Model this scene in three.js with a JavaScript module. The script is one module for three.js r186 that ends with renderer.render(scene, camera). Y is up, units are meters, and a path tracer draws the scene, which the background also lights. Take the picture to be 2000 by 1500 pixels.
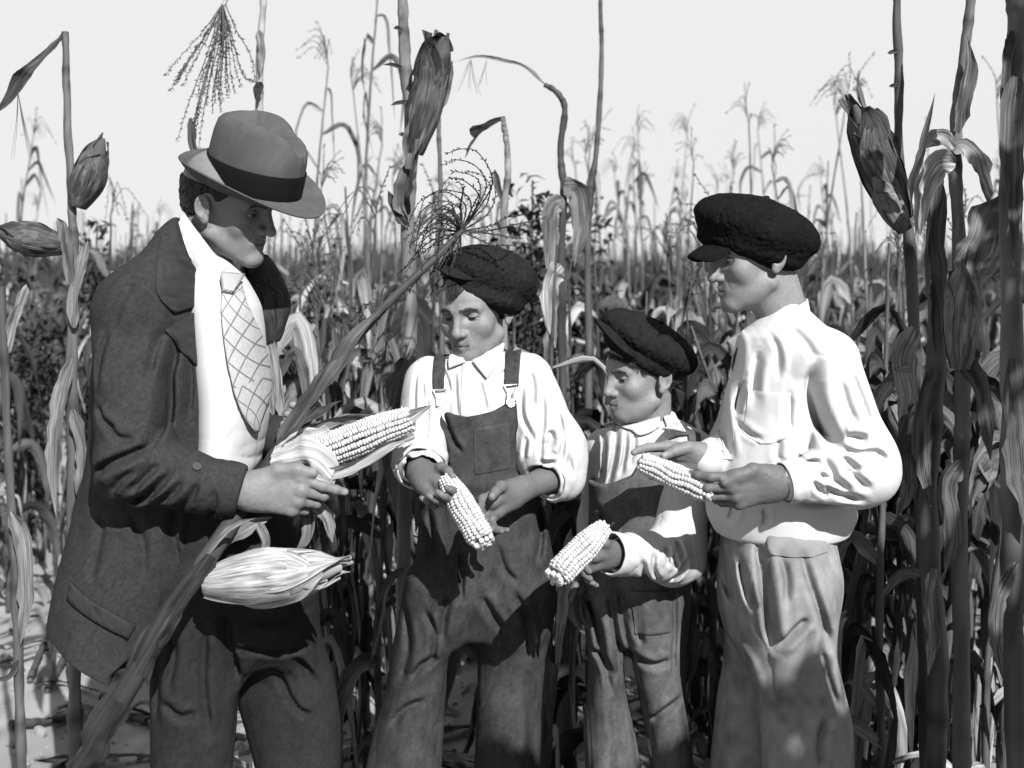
import * as THREE from 'three';
import { mergeGeometries } from 'three/addons/utils/BufferGeometryUtils.js';

// ---------------------------------------------------------------- camera, sky, sun, exposure
const scene = new THREE.Scene();
const EYE = 1.4, FPX = 750 / Math.tan(17 * Math.PI / 180);
const camera = new THREE.PerspectiveCamera(34, 4 / 3, 0.05, 400);
camera.position.set(0, EYE, 0);
camera.lookAt(0, EYE, -10);
camera.setViewOffset(2000, 1500, 0, 230, 2000, 1500);     // the front of the plate camera is dropped, its back stays upright
camera.focus = 2.5; camera.userData.fStop = 4.2;
camera.updateProjectionMatrix();
const renderer = new THREE.WebGLRenderer({ antialias: true });
renderer.toneMapping = THREE.LinearToneMapping;
renderer.toneMappingExposure = 2.55;
renderer.shadowMap.enabled = true;
const SKY = 0.335, SUN = 4.3;
{
  const w = 256, h = 128, data = new Float32Array(w * h * 4);
  for (let j = 0; j < h; j++) for (let i = 0; i < w; i++) {
    const u = i / w * Math.PI * 2, el = (j + .5) / h * Math.PI - Math.PI / 2;      // row 0 is the bottom
    const thin = Math.sin(u * 2 + 4 * el) * Math.cos(3 * u - 7 * el) * .5 + Math.sin(5 * u + 11 * el + 1) * .3;
    const v = SKY * (1 + .02 * thin);
    data.set([v, v, v, 1], (j * w + i) * 4);
  }
  const sky = new THREE.DataTexture(data, w, h, THREE.RGBAFormat, THREE.FloatType);
  sky.mapping = THREE.EquirectangularReflectionMapping; sky.magFilter = THREE.LinearFilter; sky.needsUpdate = true;
  scene.background = sky; scene.environment = sky;
}
const sun = new THREE.DirectionalLight(0xffffff, SUN);
const SUNDIR = new THREE.Vector3(.30, .60, .74).normalize();
sun.position.copy(SUNDIR).multiplyScalar(20).add(new THREE.Vector3(0, 0, -5)); sun.target.position.set(0, 0, -5);
sun.castShadow = true; sun.shadow.camera.left = sun.shadow.camera.bottom = -12; sun.shadow.camera.right = sun.shadow.camera.top = 12;
sun.shadow.camera.far = 60; sun.shadow.mapSize.set(4096, 4096);
scene.add(sun, sun.target);

// ---------------------------------------------------------------- helpers
function rng(seed) { let a = seed >>> 0; return () => { a = (a + 0x6D2B79F5) | 0; let t = Math.imul(a ^ (a >>> 15), 1 | a); t = (t + Math.imul(t ^ (t >>> 7), 61 | t)) ^ t; return ((t ^ (t >>> 14)) >>> 0) / 4294967296; }; }
const lerp = (a, b, t) => a + (b - a) * t, clamp = (x, a, b) => x < a ? a : x > b ? b : x;
const sstep = (a, b, x) => { const t = clamp((x - a) / (b - a), 0, 1); return t * t * (3 - 2 * t); };
const P = (px, py, d) => [(px - 1000) / FPX * d, EYE - (py - 520) / FPX * d, -d];      // where a sight line meets the depth d, in metres
const X = (px, d) => (px - 1000) / FPX * d, Y = (py, d) => EYE - (py - 520) / FPX * d;
const add = (a, b, s = 1) => [a[0] + b[0] * s, a[1] + b[1] * s, a[2] + b[2] * s], sub = (a, b) => add(a, b, -1);
const dot = (a, b) => a[0] * b[0] + a[1] * b[1] + a[2] * b[2], len = a => Math.hypot(...a), mul = (a, s) => [a[0] * s, a[1] * s, a[2] * s];
const nrm = a => mul(a, 1 / (len(a) || 1)), cross = (a, b) => [a[1] * b[2] - a[2] * b[1], a[2] * b[0] - a[0] * b[2], a[0] * b[1] - a[1] * b[0]];
const mix3 = (a, b, t) => [lerp(a[0], b[0], t), lerp(a[1], b[1], t), lerp(a[2], b[2], t)];
const PERM = new Uint8Array(512); { const r = rng(7); const p = [...Array(256).keys()]; for (let i = 255; i > 0; i--) { const j = Math.floor(r() * (i + 1)); [p[i], p[j]] = [p[j], p[i]]; } for (let i = 0; i < 512; i++) PERM[i] = p[i & 255]; }
function noise(x, y, z) {          // smooth lattice noise, -1 .. 1
  const xi = Math.floor(x), yi = Math.floor(y), zi = Math.floor(z); let u = x - xi, v = y - yi, w = z - zi;
  u = u * u * (3 - 2 * u); v = v * v * (3 - 2 * v); w = w * w * (3 - 2 * w);
  const X0 = xi & 255, Y0 = yi & 255, Z0 = zi & 255, a = PERM[X0] + Y0, b = PERM[X0 + 1] + Y0;
  const aa = PERM[a & 255] + Z0, ab = PERM[(a + 1) & 255] + Z0, ba = PERM[b & 255] + Z0, bb = PERM[(b + 1) & 255] + Z0;
  const h = i => PERM[i & 255] / 127.5 - 1;
  return lerp(lerp(lerp(h(aa), h(ba), u), lerp(h(ab), h(bb), u), v), lerp(lerp(h(aa + 1), h(ba + 1), u), lerp(h(ab + 1), h(bb + 1), u), v), w);
}
const fbm = (x, y, z) => .55 * noise(x, y, z) + .28 * noise(x * 2.1 + 5, y * 2.1, z * 2.1) + .17 * noise(x * 4.3, y * 4.3 + 9, z * 4.3);
const names = {};
function numbered(n) { const k = names[n] = (names[n] ?? -1) + 1; return k ? n + '_' + String(k).padStart(3, '0') : n; }
function shadowed(o) { o.traverse(m => { if (m.isMesh) { m.castShadow = m.receiveShadow = true; } }); return o; }
function thing(name, label, category, group) { const o = new THREE.Group(); o.name = numbered(name); o.userData = { label, category }; if (group) o.userData.group = group; scene.add(o); return o; }
function part(parent, name, geo, mat, kind) { const m = new THREE.Mesh(geo, mat); m.name = name; m.castShadow = m.receiveShadow = true; if (kind) m.userData.kind = kind; parent.add(m); return m; }
const grey = (v, rough = .85, extra = {}) => new THREE.MeshPhysicalMaterial({ specularIntensity: .35, color: new THREE.Color(v, v, v), roughness: rough, side: THREE.DoubleSide, ...extra });
const vcol = (rough = .85, extra = {}) => new THREE.MeshPhysicalMaterial({ specularIntensity: .25, color: 0xffffff, vertexColors: true, roughness: rough, side: THREE.DoubleSide, ...extra });

// ---- distance fields
const rc = (a, b, ra, rb) => {                               // a tapered capsule
  const [ax, ay, az] = a, bx = b[0] - ax, by = b[1] - ay, bz = b[2] - az, il = 1 / (bx * bx + by * by + bz * bz + 1e-12), dr = rb - ra;
  return (x, y, z) => { x -= ax; y -= ay; z -= az; let t = (x * bx + y * by + z * bz) * il; t = t < 0 ? 0 : t > 1 ? 1 : t; x -= bx * t; y -= by * t; z -= bz * t; return Math.sqrt(x * x + y * y + z * z) - ra - dr * t; };
};
const sph = (c, r) => (x, y, z) => Math.hypot(x - c[0], y - c[1], z - c[2]) - r;
const ell = (c, r, ax) => {                                  // an ellipsoid, ax = its own three axes
  const [cx, cy, cz] = c, [rx, ry, rz] = r, [u, v, w] = ax || [[1, 0, 0], [0, 1, 0], [0, 0, 1]];
  return (x, y, z) => { x -= cx; y -= cy; z -= cz; const p = x * u[0] + y * u[1] + z * u[2], q = x * v[0] + y * v[1] + z * v[2], s = x * w[0] + y * w[1] + z * w[2]; const a = p / rx, b = q / ry, e = s / rz, k0 = Math.sqrt(a * a + b * b + e * e), a2 = a / rx, b2 = b / ry, e2 = e / rz, k1 = Math.sqrt(a2 * a2 + b2 * b2 + e2 * e2); return k1 < 1e-6 ? -Math.min(rx, ry, rz) : k0 * (k0 - 1) / k1; };
};
const smin = (a, b, k) => { const h = k - Math.abs(a - b); return (a < b ? a : b) - (h > 0 ? h * h / (4 * k) : 0); };
const smax = (a, b, k) => -smin(-a, -b, k);
const U = (k, ...f) => (x, y, z) => { let d = f[0](x, y, z); for (let i = 1; i < f.length; i++) d = smin(d, f[i](x, y, z), k); return d; };
const S = (k, a, b) => (x, y, z) => smax(a(x, y, z), -b(x, y, z), k);
const I = (k, a, b) => (x, y, z) => smax(a(x, y, z), b(x, y, z), k);
const tower = (secs, k = .02) => {                           // a trunk of elliptical sections [y, cx, cz, rx, rz, turn], top first or last
  const s = secs.slice().sort((a, b) => a[0] - b[0]), n = s.length;
  return (x, y, z) => {
    let i = 0; while (i < n - 2 && y > s[i + 1][0]) i++;
    const A = s[i], B = s[i + 1]; let t = clamp((y - A[0]) / (B[0] - A[0]), 0, 1);
    const A0 = s[i ? i - 1 : 0], B1 = s[i + 2 < n ? i + 2 : n - 1], t2 = t * t, t3 = t2 * t;
    const cr = m => { const p0 = A0[m], p1 = A[m], p2 = B[m], p3 = B1[m]; return .5 * (2 * p1 + (p2 - p0) * t + (2 * p0 - 5 * p1 + 4 * p2 - p3) * t2 + (3 * p1 - p0 - 3 * p2 + p3) * t3); };
    const cx = cr(1), cz = cr(2), rx = cr(3), rz = cr(4), tu = lerp(A[5] || 0, B[5] || 0, t), c = Math.cos(tu), sn = Math.sin(tu);
    const dx = x - cx, dz = z - cz, p = dx * c - dz * sn, q = dx * sn + dz * c;
    const a = p / rx, b = q / rz, k0 = Math.hypot(a, b), k1 = Math.hypot(a / rx, b / rz);
    const d = k1 < 1e-5 ? -Math.min(rx, rz) : k0 * (k0 - 1) / k1;
    return smax(d * .9, Math.max(s[0][0] - y, y - s[n - 1][0]), k);
  };
};
const polyMask = (pts) => {                                  // signed distance to an outline in x and y, run through in z
  const n = pts.length;
  return (x, y) => { let d = 1e9, s = 1; for (let i = 0, j = n - 1; i < n; j = i++) { const ax = pts[i][0], ay = pts[i][1], bx = pts[j][0], by = pts[j][1], ex = bx - ax, ey = by - ay, wx = x - ax, wy = y - ay, t = clamp((wx * ex + wy * ey) / (ex * ex + ey * ey), 0, 1), qx = wx - ex * t, qy = wy - ey * t; d = Math.min(d, qx * qx + qy * qy); const c1 = y >= ay, c2 = y < by, c3 = ex * wy > ey * wx; if ((c1 && c2 && c3) || (!c1 && !c2 && !c3)) s = -s; } return s * Math.sqrt(d); };
};
const pm = (d, ...pp) => polyMask(pp.map(([a, b]) => [X(a, d), Y(b, d)]));
const line = (pts) => (y) => { const s = pts; if (y >= s[0][1]) return s[0][0]; for (let i = 0; i < s.length - 1; i++) if (y >= s[i + 1][1]) { const t = (s[i][1] - y) / (s[i][1] - s[i + 1][1]); return lerp(s[i][0], s[i + 1][0], t); } return s[s.length - 1][0]; };

// ---- a field to a mesh (dual grid, then one step onto the surface)
function mesh(fn, lo, hi, h, tint, slack = .012) {
  const nx = Math.ceil((hi[0] - lo[0]) / h) + 2, ny = Math.ceil((hi[1] - lo[1]) / h) + 2, nz = Math.ceil((hi[2] - lo[2]) / h) + 2, B = 4;
  const val = new Float32Array(nx * ny * nz).fill(NaN), at = (i, j, k) => (k * ny + j) * nx + i;
  for (let k = 0; k < nz; k += B) for (let j = 0; j < ny; j += B) for (let i = 0; i < nx; i += B) {
    const c = fn(lo[0] + (i + B / 2) * h, lo[1] + (j + B / 2) * h, lo[2] + (k + B / 2) * h), near = Math.abs(c) < h * B * .9 * 1.25 + slack;
    for (let c2 = k; c2 < Math.min(k + B, nz); c2++) for (let b = j; b < Math.min(j + B, ny); b++) for (let a = i; a < Math.min(i + B, nx); a++)
      val[at(a, b, c2)] = near ? fn(lo[0] + a * h, lo[1] + b * h, lo[2] + c2 * h) : c;
  }
  const id = new Int32Array(nx * ny * nz).fill(-1), pos = [], idx = [];
  for (let k = 0; k < nz - 1; k++) for (let j = 0; j < ny - 1; j++) for (let i = 0; i < nx - 1; i++) {
    let m = 0; for (let c = 0; c < 8; c++) if (val[at(i + (c & 1), j + (c >> 1 & 1), k + (c >> 2))] < 0) m |= 1 << c;
    if (m === 0 || m === 255) continue;
    let sx = 0, sy = 0, sz = 0, n = 0;
    for (let c = 0; c < 8; c++) for (let e = 0; e < 3; e++) { if (c >> e & 1) continue; const c2 = c | 1 << e; if ((m >> c & 1) === (m >> c2 & 1)) continue;
      const va = val[at(i + (c & 1), j + (c >> 1 & 1), k + (c >> 2))], vb = val[at(i + (c2 & 1), j + (c2 >> 1 & 1), k + (c2 >> 2))], t = va / (va - vb);
      sx += (c & 1) + (e === 0 ? t : 0); sy += (c >> 1 & 1) + (e === 1 ? t : 0); sz += (c >> 2) + (e === 2 ? t : 0); n++; }
    id[at(i, j, k)] = pos.length / 3; pos.push(lo[0] + (i + sx / n) * h, lo[1] + (j + sy / n) * h, lo[2] + (k + sz / n) * h);
  }
  for (let k = 1; k < nz - 1; k++) for (let j = 1; j < ny - 1; j++) for (let i = 1; i < nx - 1; i++) {
    const s0 = val[at(i, j, k)] < 0;
    const q = (a, b, c, d, flip) => { if (a < 0 || b < 0 || c < 0 || d < 0) return; flip ? idx.push(a, c, b, a, d, c) : idx.push(a, b, c, a, c, d); };
    if (s0 !== val[at(i + 1, j, k)] < 0) q(id[at(i, j - 1, k - 1)], id[at(i, j, k - 1)], id[at(i, j, k)], id[at(i, j - 1, k)], !s0);
    if (s0 !== val[at(i, j + 1, k)] < 0) q(id[at(i - 1, j, k - 1)], id[at(i - 1, j, k)], id[at(i, j, k)], id[at(i, j, k - 1)], !s0);
    if (s0 !== val[at(i, j, k + 1)] < 0) q(id[at(i - 1, j - 1, k)], id[at(i, j - 1, k)], id[at(i, j, k)], id[at(i - 1, j, k)], !s0);
  }
  const n = pos.length / 3, P3 = new Float32Array(pos), N3 = new Float32Array(n * 3), C3 = tint ? new Float32Array(n * 3) : null, e = h * .35;
  for (let v = 0; v < n; v++) {
    let x = P3[v * 3], y = P3[v * 3 + 1], z = P3[v * 3 + 2];
    const a = fn(x + e, y - e, z - e), b = fn(x - e, y - e, z + e), c = fn(x - e, y + e, z - e), d = fn(x + e, y + e, z + e);
    let gx = a - b - c + d, gy = -a - b + c + d, gz = -a + b - c + d; const g = Math.hypot(gx, gy, gz) || 1, slope = g / (4 * e); gx /= g; gy /= g; gz /= g;
    const f = clamp((a + b + c + d) / 4 / Math.max(slope, .3), -h * .5, h * .5);
    x -= gx * f; y -= gy * f; z -= gz * f; P3[v * 3] = x; P3[v * 3 + 1] = y; P3[v * 3 + 2] = z; N3[v * 3] = gx; N3[v * 3 + 1] = gy; N3[v * 3 + 2] = gz;
    if (tint) { const t = tint(x, y, z); C3[v * 3] = C3[v * 3 + 1] = C3[v * 3 + 2] = t; }
  }
  const g = new THREE.BufferGeometry();
  g.setAttribute('position', new THREE.BufferAttribute(P3, 3)); g.setAttribute('normal', new THREE.BufferAttribute(N3, 3));
  if (tint) g.setAttribute('color', new THREE.BufferAttribute(C3, 3));
  g.setIndex(idx);
  return g;
}
const grad = (fn, p, e = .003) => { const [x, y, z] = p; return nrm([fn(x + e, y, z) - fn(x - e, y, z), fn(x, y + e, z) - fn(x, y - e, z), fn(x, y, z + e) - fn(x, y, z - e)]); };
const onto = (fn, p, off = 0) => { for (let i = 0; i < 8; i++) { const d = fn(...p) - off; p = add(p, grad(fn, p), -d * .9); } return p; };
// from a point straight back (away from the viewer's side) onto the front of a garment
const press = (fn, x, y, z0, off = .003) => { let z = z0, best = 1e9, bz = z0; for (let i = 0; i < 90; i++) { const d = fn(x, y, z) - off; if (d < best) { best = d; bz = z; } if (d < 4e-4) return [x, y, z]; z -= Math.max(d * .7, 1.5e-3); if (z < z0 - .6) break; } return onto(fn, [x, y, bz], off); };
// a slab from rows of points; flat edges all round
function slab(rows, th, tint, uv) {
  const R = rows.length, C = rows[0].length, nor = [];
  for (let i = 0; i < R; i++) for (let j = 0; j < C; j++) { const a = rows[Math.min(i + 1, R - 1)][j], b = rows[Math.max(i - 1, 0)][j], c = rows[i][Math.min(j + 1, C - 1)], d = rows[i][Math.max(j - 1, 0)]; nor.push(nrm(cross(sub(a, b), sub(c, d)))); }
  const pos = [], idx = [], col = [];
  for (const s of [.5, -.5]) for (let i = 0; i < R; i++) for (let j = 0; j < C; j++) { const p = add(rows[i][j], nor[i * C + j], s * th); pos.push(...p); if (tint) { const t = tint(i / (R - 1), j / (C - 1), p); col.push(t, t, t); } }
  const o = R * C, A = (i, j) => i * C + j;
  for (let i = 0; i < R - 1; i++) for (let j = 0; j < C - 1; j++) { const a = A(i, j), b = A(i, j + 1), c = A(i + 1, j + 1), d = A(i + 1, j); idx.push(a, c, b, a, d, c, o + a, o + b, o + c, o + a, o + c, o + d); }
  const rim = []; for (let j = 0; j < C - 1; j++) rim.push([A(0, j), A(0, j + 1)]); for (let i = 0; i < R - 1; i++) rim.push([A(i, C - 1), A(i + 1, C - 1)]); for (let j = C - 1; j > 0; j--) rim.push([A(R - 1, j), A(R - 1, j - 1)]); for (let i = R - 1; i > 0; i--) rim.push([A(i, 0), A(i - 1, 0)]);
  const g = new THREE.BufferGeometry();
  for (const [a, b] of rim) idx.push(a, b, o + b, a, o + b, o + a);
  g.setAttribute('position', new THREE.Float32BufferAttribute(pos, 3)); if (tint) g.setAttribute('color', new THREE.Float32BufferAttribute(col, 3));
  if (uv) { const t = []; for (let q = 0; q < 2; q++) for (let i = 0; i < R; i++) for (let j = 0; j < C; j++) t.push(j / (C - 1), i / (R - 1) * 1.4); g.setAttribute('uv', new THREE.Float32BufferAttribute(t, 2)); }
  g.setIndex(idx); g.computeVertexNormals(); return g;
}
const spline = (pts, n) => { const c = new THREE.CatmullRomCurve3(pts.map(p => new THREE.Vector3(...p)), false, 'centripetal'); return c.getPoints(n).map(v => [v.x, v.y, v.z]); };
// a tube along points with a radius for each; ring of m sides, optional squash
function tube(pts, rad, m = 6, tint, bump) {
  const n = pts.length, pos = [], idx = [], col = []; let nx = null;
  for (let i = 0; i < n; i++) {
    const t = nrm(sub(pts[Math.min(i + 1, n - 1)], pts[Math.max(i - 1, 0)]));
    if (!nx) nx = Math.abs(t[1]) < .9 ? [0, 1, 0] : [1, 0, 0];
    nx = nrm(sub(nx, mul(t, dot(nx, t)))); const b = cross(t, nx), r = typeof rad === 'function' ? rad(i / (n - 1)) : rad;
    for (let j = 0; j < m; j++) { const a = j / m * Math.PI * 2, rr = r * (bump ? bump(i, j) : 1); pos.push(...add(add(pts[i], nx, Math.cos(a) * rr), b, Math.sin(a) * rr)); if (tint) { const v = tint(i / (n - 1), j / m); col.push(v, v, v); } }
    if (i) for (let j = 0; j < m; j++) { const a = (i - 1) * m + j, b2 = (i - 1) * m + (j + 1) % m, c = i * m + (j + 1) % m, d = i * m + j; idx.push(a, c, b2, a, d, c); }
  }
  for (const [o, c, f] of [[0, pts[0], 0], [(n - 1) * m, pts[n - 1], 1]]) { const k = pos.length / 3; pos.push(...c); if (tint) { const v = tint(f, 0); col.push(v, v, v); } for (let j = 0; j < m; j++) f ? idx.push(o + j, o + (j + 1) % m, k) : idx.push(o + j, k, o + (j + 1) % m); }
  const g = new THREE.BufferGeometry(); g.setAttribute('position', new THREE.Float32BufferAttribute(pos, 3)); if (tint) g.setAttribute('color', new THREE.Float32BufferAttribute(col, 3));
  g.setIndex(idx); g.computeVertexNormals(); return g;
}
const join = (list) => mergeGeometries(list, false);
const frame = (f, up) => { f = nrm(f); const l = nrm(cross(up, f)), u = cross(f, l); return [l, u, f]; };      // person's left, up, forward
const place = (ax, o, s = 1) => new THREE.Matrix4().set(ax[0][0] * s, ax[1][0] * s, ax[2][0] * s, o[0], ax[0][1] * s, ax[1][1] * s, ax[2][1] * s, o[1], ax[0][2] * s, ax[1][2] * s, ax[2][2] * s, o[2], 0, 0, 0, 1);
const local = (ax, o, s, p) => { const q = sub(p, o); return [dot(q, ax[0]) / s, dot(q, ax[1]) / s, dot(q, ax[2]) / s]; };
// ---------------------------------------------------------------- heads and hands
// head frame: origin between the ear openings, x to the person's left, y up, z forwards; metres for a grown man
function headField(o) {
  const c = o.child || 0;                                     // 0 a man, 1 a child
  const jawW = lerp(.054, .047, c), chinY = lerp(-.094, -.084, c), chinZ = lerp(.078, .07, c), noseL = lerp(1, .78, c), cheek = lerp(.018, .024, c);
  const cran = ell([0, .046, -.016], [.076, .076, .098]), fore = ell([0, .04, .03], [.064, .052, .062]), face = ell([0, -.022, .034], [.058, .08, .058]);
  const jl = [-1, 1].map(s => rc([s * jawW, -.05, .004], [s * .012, chinY + .006, chinZ], .016, .0165));
  const chin = ell([0, chinY + .008, chinZ + .006], [.02, .016, .017]);
  const cheeks = [-1, 1].map(s => ell([s * .042, -.012, .058], [cheek, .024, cheek]));
  const brow = [-1, 1].map(s => rc([s * .012, .031, .0865], [s * .043, .0305, .069], .0105, .0095));
  const bridge = rc([0, .024, .089], [0, -.018, .086 + .024 * noseL], .0078, .0098), tip = ell([0, -.02, .089 + .021 * noseL], [.0115, .0105, .0115]);
  const wing = [-1, 1].map(s => ell([s * .0125, -.023, .089 + .008 * noseL], [.0075, .0075, .0105]));
  const nostril = [-1, 1].map(s => ell([s * .006, -.0325, .091 + .013 * noseL], [.0032, .003, .0055]));
  const upper = rc([-.019, -.051, .084], [0, -.0455, .0945], .0045, .0058), upper2 = rc([.019, -.051, .084], [0, -.0455, .0945], .0045, .0058);
  const muzzle = ell([0, -.05, .07], [.032, .028, .024]);
  const lower = [-1, 1].map(s => rc([s * .016, -.0545, .0845], [0, -.0575, .0925], .0045, .0068));
  const sock = [-1, 1].map(s => ell([s * .0315, .0135, .0925], [.0195, .0125, .021]));
  const ball = [-1, 1].map(s => sph([s * .0315, .0125, .069], .0128)), lid = [-1, 1].map(s => sph([s * .0315, .0125, .0688], .0141));
  const temple = [-1, 1].map(s => ell([s * .09, .03, .05], [.018, .03, .03]));
  const neckTo = o.neckTo || [0, -.2, -.06], neck = rc([0, -.02, -.028], neckTo, lerp(.052, .042, c), lerp(.06, .05, c)), throat = rc([0, -.06, .02], mix3([0, -.06, .02], neckTo, .85), .025, .03);
  const ears = [-1, 1].map(s => {
    const ax = [[s * .92, 0, .38], [0, .97, -.2], [s * -.38, .2, .92]].map(nrm), body = ell([s * .078, .0, -.012], [.0055, .027, .0155], ax), bowl = ell([s * .086, .001, -.008], [.0085, .016, .009], ax);
    const ctr = [s * .079, .004, -.013], lobe = ell([s * .076, -.022, -.003], [.006, .009, .008]);
    const rim = (x, y, z) => { const q = [x - ctr[0], y - ctr[1], z - ctr[2]], a = dot(q, ax[0]), b = dot(q, ax[1]) / 1.55, e = dot(q, ax[2]); const rr = Math.hypot(b, e) - .0135; return Math.hypot(rr, a - .003) - .003; };
    return (x, y, z) => { let d = smax(body(x, y, z), -bowl(x, y, z), .004); d = smin(d, rim(x, y, z), .003); return smin(d, lobe(x, y, z), .005); };
  });
  return (x, y, z) => {
    let d = smin(cran(x, y, z), fore(x, y, z), .02); d = smin(d, face(x, y, z), .025);
    for (const f of jl) d = smin(d, f(x, y, z), .022);
    d = smin(d, chin(x, y, z), .012); for (const f of cheeks) d = smin(d, f(x, y, z), .018);
    d = smin(d, muzzle(x, y, z), .018);
    for (const f of brow) d = smin(d, f(x, y, z), .012);
    for (const f of sock) d = smax(d, -f(x, y, z), .012);
    for (const f of temple) d = smax(d, -f(x, y, z), .02);
    d = smin(d, bridge(x, y, z), .01); d = smin(d, tip(x, y, z), .006); for (const f of wing) d = smin(d, f(x, y, z), .005);
    for (const f of nostril) d = smax(d, -f(x, y, z), .003);
    d = smin(d, smin(upper(x, y, z), upper2(x, y, z), .003), .006); for (const f of lower) d = smin(d, f(x, y, z), .006);
    { const q = Math.hypot((y + .0518 - x * x * 1.5 * c + x * x * 1.2 * (1 - c)), (z - .101) * .45); if (Math.abs(x) < .024) d = smax(d, -(q - .0017 + Math.max(0, Math.abs(x) - .018) * .4), .0022); }
    for (let i = 0; i < 2; i++) { const s = i ? 1 : -1, qy = y - .0125, qz = z - .069, qx = x - s * .0315; const phi = Math.atan2(qy, qz), edge = -.16 + qx * qx * 1100; d = smin(d, ball[i](x, y, z), .0025); if (qz > 0) d = smin(d, Math.max(lid[i](x, y, z), (edge - phi) * .013), .003); }
    for (const f of ears) d = smin(d, f(x, y, z), .004);
    d = smin(d, neck(x, y, z), .02); d = smin(d, throat(x, y, z), .03);
    { const ax = Math.abs(x), f1 = Math.hypot(ax - .022 - (-.022 - y) * .35, (z - .088) * .5); if (y < -.02 && y > -.05) d += .0014 * (1 - c) * Math.exp(-((f1 / .003) ** 2)); }      // the fold from nose to mouth
    return d;
  };
}
function headTint(o) {
  const skin = o.skin ?? .2;
  return (x, y, z) => {
    let t = skin * (1 + .16 * fbm(x * 55, y * 55, z * 55) + .12 * noise(x * 260, y * 260, z * 260));
    if (z > .04) {
      const ax = Math.abs(x);
      const by = .0305 + .0022 * Math.sin((ax - .012) * 75) - Math.max(0, ax - .036) * .3;                       // brows
      if (ax > .011 && ax < .05 && Math.abs(y - by) < .0046 - Math.max(0, ax - .035) * .1 + .0012 * noise(x * 500, y * 300, z * 300)) t *= .2;
      const qx = ax - .0315, qy = y - .0125, qz = z - .069, r = Math.hypot(qx, qy, qz);
      if (r < .0175 && qz > 0) { const phi = Math.atan2(qy, qz), edge = -.16 + qx * qx * 1100; if (phi < edge + .16 && phi > edge - .12) t *= .08; else if (phi <= edge - .12 && phi > edge - .42 && r < .0142) t = Math.abs(qx) < .0062 ? .02 : .2; else if (phi <= edge - .42 && phi > edge - .55) t *= .55; else if (phi > edge + .55 && phi < edge + .75) t *= .55; }
      if (ax < .021 && y < -.04 && y > -.064 && z > .084) t *= .72;                                                      // lips
      if (ax < .02 && Math.abs(y + .0518 - x * x * 1) < .0016 && z > .085) t *= .35;
    }
    return t;
  };
}
const HEAD_LO = [-.1, -.2, -.13], HEAD_HI = [.1, .15, .13];
// o.at: world place of the head's origin; o.face / o.up: directions; o.size; o.neckBase: world place
function makeHead(o) {
  const ax = frame(o.face, o.up || [0, 1, 0]), s = o.size || 1; o.neckTo = local(ax, o.at, s, o.neckBase);
  const f = headField(o), lo = HEAD_LO.map((v, i) => Math.min(v, o.neckTo[i] - .065)), hi = HEAD_HI.map((v, i) => Math.max(v, o.neckTo[i] + .065));
  const g = mesh(f, lo, hi, .0024, headTint(o), .004); g.applyMatrix4(place(ax, o.at, s));
  return { geo: g, ax, s, at: o.at, field: f };
}
function hairOf(H, o = {}) {                                    // close-cropped hair under the hat
  const cran = ell([0, .05, -.018], [.08, .09, .101]), nape = ell([0, .0, -.055], [.062, .055, .05]);
  const ear = U(.01, ell([-.085, 0, -.008], [.03, .036, .024]), ell([.085, 0, -.008], [.03, .036, .024]));
  const f = (x, y, z) => { let d = smin(cran(x, y, z), nape(x, y, z), .02) + .0022 * noise(x * 260, y * 120, z * 260) + .001 * noise(x * 600, y * 200, z * 600); d = smax(d, (z - (o.front ?? .058) - y * .25) , .01); d = smax(d, -(y + (o.low ?? .035) - Math.max(0, z + .05) * (o.slope ?? .75)), .008); d = smax(d, y - (o.top ?? .07), .006); return smax(d, -ear(x, y, z), .006); };
  const g = mesh(f, [-.1, -.09, -.14], [.1, .15, .12], .003, null, .006); g.applyMatrix4(place(H.ax, H.at, H.s)); return g;
}
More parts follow.
